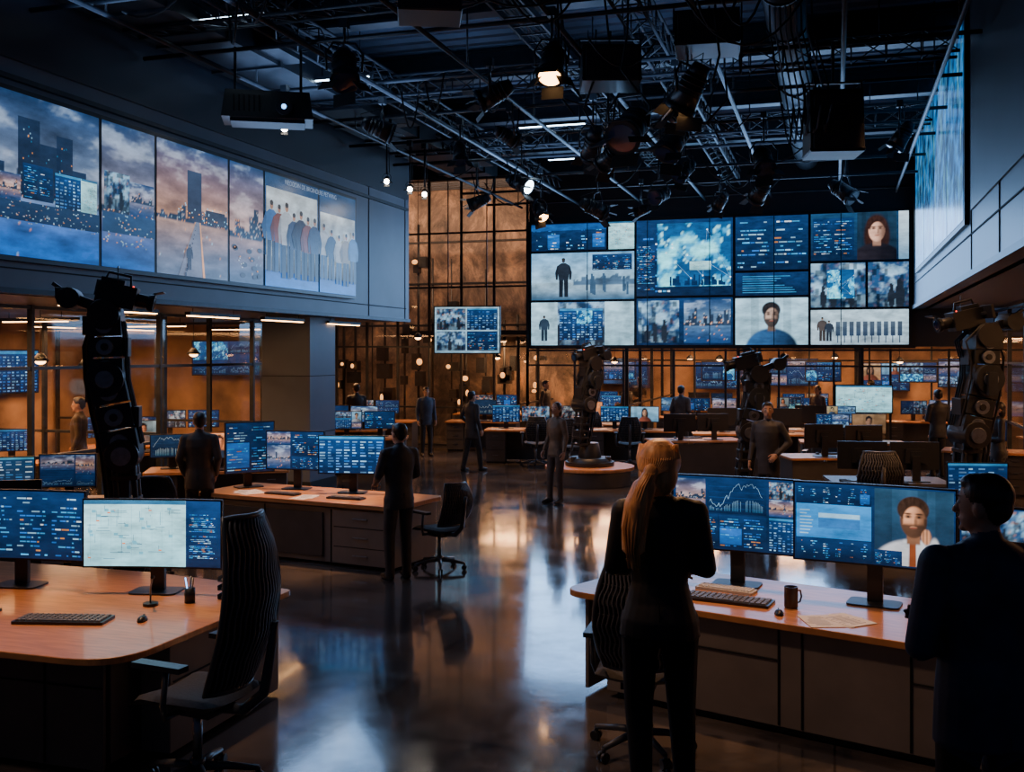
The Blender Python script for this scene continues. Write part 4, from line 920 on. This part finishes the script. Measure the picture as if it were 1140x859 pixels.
# ---------------------------------------------------------------- people
def remesh(bm,vox,smooth=3):
    me=bpy.data.meshes.new('tmp'); bm.to_mesh(me); bm.free(); o=bpy.data.objects.new('tmp',me); coll.objects.link(o)
    m=o.modifiers.new('r','REMESH'); m.mode='VOXEL'; m.voxel_size=vox
    if smooth: s=o.modifiers.new('s','SMOOTH'); s.factor=.5; s.iterations=smooth
    bpy.context.view_layer.update(); dg=bpy.context.evaluated_depsgraph_get()
    r=bpy.data.meshes.new_from_object(o.evaluated_get(dg)); bpy.data.objects.remove(o); return r
class Body:
    def __init__(s): s.b=B('tmp'); s.p=[]; s.m=BLK
    def cap(s,a,c,ra,rb,lab):
        a=V(a);c=V(c); s.b.cyl(a,c,ra,s.m,r2=rb,seg=14); s.b.sph(a,ra*1.0,s.m); s.b.sph(c,rb*1.0,s.m); s.p.append(('c',a,c,ra,rb,lab))
    def ell(s,c,r,lab,rot=None):
        s.b.sph(c,r,s.m,18,12,rot); s.p.append(('e',V(c),V(r),rot,lab))
    def loft(s,rings,lab):
        n=22; prev=None
        for z,rx,ry,y in rings:
            ring=[s.b.bm.verts.new((rx*math.cos(6.28318*i/n),y+ry*math.sin(6.28318*i/n),z)) for i in range(n)]
            if prev:
                for i in range(n): s.b.face([prev[i],prev[(i+1)%n],ring[(i+1)%n],ring[i]],s.m)
            else: s.b.face(ring[::-1],s.m)
            prev=ring
        s.b.face(prev,s.m); s.p.append(('l',rings,lab))
    def build(s,vox,mats):
        bmesh.ops.recalc_face_normals(s.b.bm,faces=s.b.bm.faces)
        me=remesh(s.b.bm,vox); nf=len(me.polygons); C=np.zeros(nf*3); me.polygons.foreach_get('center',C); C=C.reshape(-1,3)
        best=np.full(nf,1e9); lab=np.zeros(nf,dtype=np.int32)
        for p in s.p:
            if p[0]=='c':
                a=np.array(p[1]);c=np.array(p[2]);d=c-a; L2=max(d@d,1e-9); t=np.clip(((C-a)@d)/L2,0,1); D=np.linalg.norm(C-(a+t[:,None]*d),axis=1)-(p[3]+(p[4]-p[3])*t); l=p[5]
            elif p[0]=='e':
                q=C-np.array(p[1])
                if p[3] is not None: q=q@np.array(p[3])
                r=np.array(p[2]); k=np.linalg.norm(q/r,axis=1); D=(k-1)*r.min(); l=p[4]
            else:
                R=np.array(p[1]); z=C[:,2]; rx=np.interp(z,R[:,0],R[:,1]);ry=np.interp(z,R[:,0],R[:,2]);yo=np.interp(z,R[:,0],R[:,3])
                D=(np.sqrt((C[:,0]/rx)**2+((C[:,1]-yo)/ry)**2)-1)*np.minimum(rx,ry); D+=np.maximum(0,R[0,0]-z)+np.maximum(0,z-R[-1,0]); l=p[2]
            m=D<best; best[m]=D[m]; lab[m]=l
        me.polygons.foreach_set('material_index',lab); me.polygons.foreach_set('use_smooth',np.ones(nf,dtype=bool)); return me
def hand_mesh(wrist,dr,pn,side,curl,vox=.0055):
    dr=V(dr).normalized(); pn=V(pn); pn=(pn-dr*pn.dot(dr)).normalized(); lat=dr.cross(pn)*side; b=B('h'); w=V(wrist)
    b.cyl(w-dr*.03,w+dr*.02,.026,BLK,seg=10); R=Matrix((lat,pn,dr)).transposed()
    b.sph(w+dr*.05,(.04,.017,.055),BLK,14,10,rot=R)
    L=[.068,.078,.072,.056]
    for i in range(4):
        p=w+dr*(.088-.006*abs(i-1.3))+lat*(.029-.0195*i); d=dr+lat*(.06-.05*i); d.normalize(); a=0
        for k,(f,r) in enumerate(((.45,.0092),(.32,.0085),(.23,.0078))):
            a=curl*(.7+.5*k); ax=lat; dd=Matrix.Rotation(a*(1 if lat.cross(dr).dot(pn)>0 else -1),3,ax)@d
            q=p+dd*L[i]*f; b.cyl(p,q,r,BLK,r2=r*.95,seg=8); b.sph(q,r*.97,BLK,8,6); 
            if k==0: b.sph(p,r,BLK,8,6)
            p=q; d=d if k==2 else dd
    p=w+dr*.02+lat*.028; q=p+dr*.035+lat*.03+pn*.012; r_=q+dr*.036+lat*.006+pn*.016
    b.cyl(p,q,.014,BLK,r2=.011,seg=8); b.sph(p,.014,BLK,8,6); b.sph(q,.011,BLK,8,6); b.cyl(q,r_,.0105,BLK,r2=.009,seg=8); b.sph(r_,.009,BLK,8,6)
    bmesh.ops.recalc_face_normals(b.bm,faces=b.bm.faces)
    me=remesh(b.bm,vox,1); nf=len(me.polygons); me.polygons.foreach_set('use_smooth',np.ones(nf,dtype=bool)); return me
ARMS={'down':((.225,-.03,1.16),(.235,.06,.92),(-.225,-.03,1.16),(-.235,.05,.92)),
 'folded':((.225,.02,1.15),(-.02,.21,1.17),(-.225,.02,1.15),(.03,.18,1.11)),
 'foldlow':((.235,.0,1.10),(-.02,.22,1.13),(-.235,.0,1.10),(.03,.19,1.07)),
 'desk':((.24,.03,1.17),(.16,.27,1.06),(-.24,.03,1.17),(-.16,.27,1.06)),
 'onehip':((.225,-.03,1.16),(.235,.06,.92),(-.30,-.05,1.18),(-.17,.08,1.02)),
 'pocket':((.235,-.06,1.17),(.19,.06,.97),(-.235,-.06,1.17),(-.19,.06,.97)),
 'tablet':((.22,.0,1.16),(.08,.24,1.14),(-.22,.0,1.16),(-.08,.24,1.12))}
LEGS={'stand':((.10,0),(-.10,.02)),'stride':((.10,.17),(-.09,-.17)),'ease':((.12,.03),(-.08,-.02)),'walk2':((.09,-.15),(-.10,.18))}
def person(name,x,y,rotd,h,top=(.012,.013,.016),bot=(.01,.01,.012),skin=(.42,.24,.16),hair=(.012,.009,.008),female=False,arms='down',legs='stand',hs='short',hyaw=0,vox=.012,z=0,coat=False,lean=0.,shirt=None,wide=1.):
    K=lambda c:('%.3f_%.3f_%.3f'%c)
    mt=mat('jacket_'+K(top),top,.6,noise=.35,nscale=9,bump=.15); mb=mat('trousers_'+K(bot),bot,.75,noise=.3,nscale=9,bump=.12)
    ms=mat('skin_'+K(skin),skin,.5,noise=.08,nscale=8); mh=mat('hair_'+K(hair),hair,.42,noise=.5,nscale=30,bump=.7,stretch=(1,1,.10)); sh=mat('shoe_leather',(.012,.01,.009),.3,noise=.1)
    mw=mat('shirt_'+K(shirt or top),shirt or top,.6,noise=.1)
    mats=[mt,mb,ms,mh,sh,mw]
    b=Body(); f=female; q=.92 if f else 1.
    hem=.72 if coat else (.80 if not f else .84)
    if f: rings=[(hem,.182,.13,-.01),(.92,.172,.127,-.012),(1.0,.148,.11,0),(1.09,.126,.098,.0),(1.2,.142,.11,.01),(1.31,.155,.118,.01),(1.40,.16,.1,0),(1.455,.12,.08,-.005),(1.49,.062,.06,-.01)]
    else: rings=[(hem,.178,.13,-.005),(.92,.172,.128,-.008),(1.05,.158,.115,0),(1.18,.168,.12,.005),(1.32,.19,.13,.0),(1.41,.185,.112,-.005),(1.465,.125,.085,-.01),(1.50,.065,.06,-.012)]
    rings=[(a_,b_*wide,c_*wide,d_) for a_,b_,c_,d_ in rings]
    b.loft(rings,0)
    b.loft([(.80,.14*wide,.105,-.005),(.92,.15*wide,.11,-.008),(.98,.13*wide,.1,0)],1)
    lr,ll=LEGS[legs]
    for (ax,ay),sx in ((lr,1),(ll,-1)):
        hip=V((sx*.09,0,.90)); kn=V((sx*.1*.9+ax*.1,ay*.55+.035,.49)); an=V((ax,ay,.09)); kz=(.49 if abs(ay)<.1 else .48); kn.z=kz
        b.cap(hip,kn,.092*wide,.068,1); b.cap(kn,an,.068,.054 if not f else .048,1); b.cap(an+V((0,0,.02)),an+V((0,.0,-.03)),.056 if not f else .05,.06 if not f else .052,1)
        b.cap((ax,ay-.035,.042),(ax+.012*sx,ay+.06,.042),.042,.045,4); b.cap((ax+.012*sx,ay+.06,.04),(ax+.02*sx,ay+.155,.03),.043,.029,4)
    A=ARMS[arms]; sw=.175*q*wide
    def fixarm(el,wr):
        el=V(el);wr=V(wr); el.x*=wide
        if f: el.x*=.93
        return el,wr
    for (el,wr,sx) in ((A[0],A[1],1),(A[2],A[3],-1)):
        shd=V((sx*sw,-.005,1.415)); el,wr=fixarm(el,wr)
        b.cap(V((sx*.10,-.01,1.44)),shd,.05,.060*q,0); b.cap(shd,el,.062*q*wide,.049*q*wide,0); b.cap(el,wr,.049*q*wide,.036*q,0); dd=(wr-el).normalized(); b.cap(wr,wr+dd*.02,.026,.025,2)
    b.cap((0,-.015,1.46),(0,.0,1.56),.058*q,.052*q,2); b.cap((0,-.018,1.475),(0,-.012,1.50),.068*q,.06*q,5)
    Rz=Matrix.Rotation(math.radians(hyaw),3,'Z'); r3=lambda p:Rz@V(p)
    b.ell(r3((0,.005,1.645)),(.074,.092,.105),2,Rz); b.ell(r3((0,.028,1.575)),(.055,.066,.058),2,Rz)
    b.cap(r3((0,.092,1.64)),r3((0,.112,1.603)),.010,.014,2)
    b.ell(r3((0,.088,1.572)),(.024,.012,.009),2,Rz); b.ell(r3((0,.078,1.535)),(.022,.02,.016),2,Rz)
    for sx in (-1,1): b.ell(r3((sx*.077,-.002,1.618)),(.011,.02,.031),2,Rz)
    if hs=='short': b.ell(r3((0,-.014,1.672)),(.083,.098,.086),3,Rz); b.ell(r3((0,-.045,1.63)),(.07,.06,.07),3,Rz); b.ell(r3((0,.03,1.715)),(.06,.06,.038),3,Rz)
    elif hs=='bob': b.ell(r3((0,-.018,1.66)),(.09,.1,.1),3,Rz); b.ell(r3((0,-.05,1.58)),(.085,.065,.11),3,Rz)
    elif hs=='ponytail':
        b.ell(r3((0,-.02,1.655)),(.104,.112,.106),3,Rz); b.ell(r3((0,-.05,1.59)),(.094,.074,.10),3,Rz); b.ell(r3((-.02,-.125,1.615)),(.038,.035,.036),3,Rz)
        tl=[(-.02,-.13,1.61),(-.05,-.155,1.55),(-.08,-.165,1.46),(-.095,-.16,1.36),(-.10,-.155,1.26),(-.095,-.15,1.17)]; tr=[.032,.042,.050,.047,.036,.012]
        for i in range(5): b.cap(r3(tl[i]),r3(tl[i+1]),tr[i],tr[i+1],3)
        for dx in (-.026,.028):
            for i in range(1,4): b.cap(r3(V(tl[i])+V((dx,.01,0))),r3(V(tl[i+1])+V((dx*1.2,.012,0))),tr[i]*.7,tr[i+1]*.65,3)
    me=b.build(vox,mats); o=B(name); o.addmesh(me,mats)
    if hs=='ponytail':
        for k in range(26):
            a=-1.3+2.6*k/25; x_=.103*math.sin(a); 
            o.tube([r3((x_*.9,-.02-.09*math.cos(a)*.6,1.735)),r3((x_,-.02-.11*math.cos(a),1.67)),r3((x_*.7-.01,-.105-.03*math.cos(a),1.625)),r3((-.02+x_*.2,-.145,1.60))],[.003,.0045,.0045,.004],mh,5)
        for k in range(16):
            a=k*.39; dx=.036*math.cos(a);dy=-abs(.03*math.sin(a))
            o.tube([r3(V(tl[i])+V((dx*(.6+.25*i if i<4 else .8),dy-.012 if i<5 else 0,0))) for i in range(6)],[.004,.005,.006,.006,.005,.002],mh,5)
    o.box((0,-.128*wide,hem+.1),(.004,.012,.16),SEAM)
    for (el,wr,sx) in ((A[0],A[1],1),(A[2],A[3],-1)):
        el,wr=fixarm(el,wr)
        d=(wr-el).normalized(); pn=V((-sx,0,0)) if abs(d.z)>.7 else V((0,-.2,-1)) if arms=='desk' else V((0,-1,.1))
        hm=hand_mesh(wr+d*.02,d,pn,1 if sx>0 else -1,.45 if arms!='desk' else .3); o.addmesh(hm,[ms])
    EW=mat('eye_white',(.7,.7,.68),.3,noise=.02); EB=mat('eye_iris',(.03,.02,.015),.2,noise=.02); LP=mat('lips',(.35,.12,.09),.5,noise=.05)
    for sx in (-1,1):
        o.sph(r3((sx*.03,.084,1.64)),(.014,.009,.009),EW,10,6,Rz); o.sph(r3((sx*.03,.0915,1.64)),(.006,.003,.006),EB,8,5,Rz)
        o.box(r3((sx*.031,.092,1.663)),(.03,.006,.006),mh,rot=Rz@Matrix.Rotation(-sx*.1,3,'Y'))
    o.sph(r3((0,.098,1.572)),(.022,.006,.006),LP,10,6,Rz)
    ob=o.done((x,y,z),math.radians(rotd)); s=h/1.755; ob.scale=(s,s,s); ob.rotation_euler.x=lean; return ob

person('woman_standing',-.80,4.93,9,1.79,top=(.010,.011,.014),bot=(.008,.008,.01),hair=(.62,.31,.12),skin=(.5,.3,.2),female=True,arms='folded',hs='ponytail',vox=.0075,z=.2,hyaw=-8,legs='ease',wide=1.04)
person('man_standing',.55,4.33,28,1.74,top=(.012,.030,.078),bot=(.006,.006,.008),arms='foldlow',hyaw=36,vox=.0075,z=.2,wide=1.17,coat=True)
person('man_standing',-4.42,10.12,50,1.66,top=(.03,.034,.045),bot=(.03,.03,.035),arms='desk',legs='stand',vox=.0095,hyaw=12)
person('man_standing',-7.3,10.75,25,1.7,top=(.04,.028,.02),arms='pocket',hyaw=20)
person('man_standing',-7.07,19.87,-30,1.63,top=(.02,.022,.03),coat=True,legs='stride',arms='onehip')
person('woman_standing',-4.25,15.98,150,1.62,top=(.14,.09,.055),bot=(.07,.05,.04),female=True,hs='bob',hair=(.05,.03,.02),arms='down',hyaw=15,legs='ease')
person('man_standing',-.9,14.92,165,1.72,top=(.025,.025,.03),arms='onehip',hyaw=20,shirt=(.25,.22,.2),coat=True)
person('man_standing',-10.4,21.4,40,1.72,coat=True,arms='folded')
person('man_standing',-9.1,22.4,-140,1.62,top=(.03,.05,.09),arms='down')
person('man_standing',-3.3,23.35,-20,1.68,top=(.03,.035,.05),arms='pocket')
person('man_standing',1.9,21.5,30,1.7,top=(.02,.022,.03),arms='folded')
person('woman_standing',2.4,17.4,100,1.66,top=(.02,.02,.024),female=True,hs='bob',arms='folded')
person('man_standing',-11.2,13.3,120,1.72,top=(.05,.035,.025),arms='down',legs='stride')
person('man_standing',-5.5,30.2,160,1.7,top=(.04,.04,.05),arms='tablet'); person('woman_standing',-9.6,28.3,30,1.62,top=(.12,.05,.03),female=True,hs='bob',arms='folded'); person('man_standing',.9,28.6,60,1.7,arms='pocket')
person('man_standing',-7.2,26,-100,1.7,top=(.05,.04,.04),legs='walk2'); person('man_standing',-2.1,26.2,-60,1.7,top=(.05,.04,.04),arms='folded')
person('man_standing',-5.0,25.7,70,1.7,top=(.06,.05,.04),arms='tablet'); person('woman_standing',-.4,25.9,150,1.63,top=(.08,.05,.05),female=True,hs='bob',arms='down'); person('man_standing',-12.9,22.3,10,1.7,top=(.04,.03,.03),arms='pocket')
b=B('raised_platform'); b.box((-.1,3.4,.1),(3.2,3.5,.2),mat('platform_carpet',(.02,.022,.026),.8,noise=.2,nscale=40)); b.box((-.1,5.14,.18),(3.2,.03,.045),STEEL); b.done(bevel=.004)

# ---------------------------------------------------------------- lights
def light(kind,loc,e,col,target=None,size=.2,sy=None,angle=60,blend=.5):
    L=bpy.data.lights.new(kind.lower()+'_lamp',kind); L.energy=e; L.color=col
    if kind=='AREA':
        L.size=size
        if sy: L.shape='RECTANGLE'; L.size_y=sy
    else: L.shadow_soft_size=size
    if kind=='SPOT': L.spot_size=math.radians(angle); L.spot_blend=blend
    o=bpy.data.objects.new(L.name,L); coll.objects.link(o); o.location=loc
    if target is not None: o.rotation_euler=(V(target)-V(loc)).to_track_quat('-Z','Y').to_euler()
    return o
WARM=(1,.50,.22);COOL=(.30,.55,1);
light('SPOT',(-5.0,6.3,5.6),850,WARM,(-4.7,5.4,.7),.12,angle=36,blend=.9)
light('SPOT',(-6.0,11.9,5.6),1900,WARM,(-5.8,11.0,.7),.12,angle=32,blend=.7)
light('SPOT',(-.4,8.2,5.6),700,WARM,(-.3,6.7,.7),.12,angle=38,blend=.9)
light('SPOT',(-3.2,14.5,5.6),1900,WARM,(-4.3,9.4,0),.15,angle=38,blend=.9)
light('SPOT',(-4.3,17,5.6),1300,WARM,(-4.6,18.5,0),.15,angle=46,blend=.9)
light('SPOT',(-2.6,12.2,5.6),900,WARM,(-3.0,13.4,0),.15,angle=46,blend=.9)
light('SPOT',(-1.3,20,5.6),1300,WARM,(-1.6,21.8,0),.15,angle=55,blend=.8)
light('SPOT',(-6.5,21,5.6),1300,WARM,(-6.6,22,0),.15,angle=55,blend=.8)
light('SPOT',(-1.2,13.2,5.6),700,WARM,(-1.0,15.2,1),.15,angle=45,blend=.8)
light('SPOT',(.6,12.2,5.6),800,WARM,(1.2,13.2,1),.15,angle=50,blend=.8)
light('SPOT',(-3.2,5.0,5.6),380,(1,.6,.4),(-.3,6.5,.3),.2,angle=44,blend=.8)  # added fill without a fixture, brightens the right desk's front panels
light('SPOT',(-1.6,9.4,5.6),1000,WARM,(-.82,5.,1.98),.1,angle=12,blend=.7)
light('SPOT',(-3.4,3.2,5.4),160,WARM,(-.85,4.9,1.75),.1,angle=11,blend=.8)
light('SPOT',(-5.2,3.5,5.6),230,(1,.75,.6),(-3.5,5.2,.6),.2,angle=36,blend=.8)
# video wall spill
light('AREA',(-8.05,12,4.28),190,COOL,(-3,12,.5),9.5,1.7)
light('AREA',(-2.9,24.7,4.1),420,COOL,(-2.9,12,1.0),8.8,3.0)
light('AREA',(1.45,19.2,5.6),45,COOL,(-3,15,3),8,2.6)
for (x,y) in ((-6.5,8),(-2.5,8.5),(-6.5,13),(-2.5,13.5),(-5,18.5),(-1,18.5)): light('AREA',(x,y,5.95),26 if x>-5 else 44,(.3,.52,1),(x,y,7.2),2.4,2.4)  # added unseen uplights, brighten the ceiling deck; not screen spill
for y in (5,8.9,12.4,15.7): light('AREA',(-12.6,y,2.8),190,(1,.46,.17),(-12.6,y,0),2.4,2.4)
for x in (-8.7,-6.3,-3.5,-.8,2.2): light('AREA',(x,27.3,2.75),115,(1,.46,.18),(x,27.3,0),1.2,1.2)
for x in (-6.3,-3.5,-.8,2): light('AREA',(x,31,2.75),115,(1,.46,.18),(x,31,0),1.2,1.2)
light('AREA',(-11.2,26.3,6.8),330,(1,.52,.27),(-11.2,28.2,4),6,1)
light('AREA',(-11.6,22,2.9),160,(1,.48,.2),(-11.6,22,0),2,2)
for y in (11,16,21): light('AREA',(5.2,y,3.2),180,(1,.46,.18),(5.2,y,0),2,2)
for yy in (5.,8.,11.,14.,17.5): light('SPOT',(-9.5,yy,2.99),170,WARM,(-9.5,yy,0),.06,angle=120,blend=.9)
w=bpy.data.worlds.new('World'); scene.world=w; w.use_nodes=True
w.node_tree.nodes['Background'].inputs[0].default_value=(.3,.42,.8,1); w.node_tree.nodes['Background'].inputs[1].default_value=.055

# ---------------------------------------------------------------- camera
cam=bpy.data.cameras.new('camera'); co=bpy.data.objects.new('camera',cam); coll.objects.link(co)
co.location=(0,0,2.4); co.rotation_euler=(math.radians(90),0,math.radians(17.35)); cam.sensor_width=36; cam.lens=36*1150/1140; cam.shift_y=-36.5/1140
cam.clip_end=100; scene.camera=co
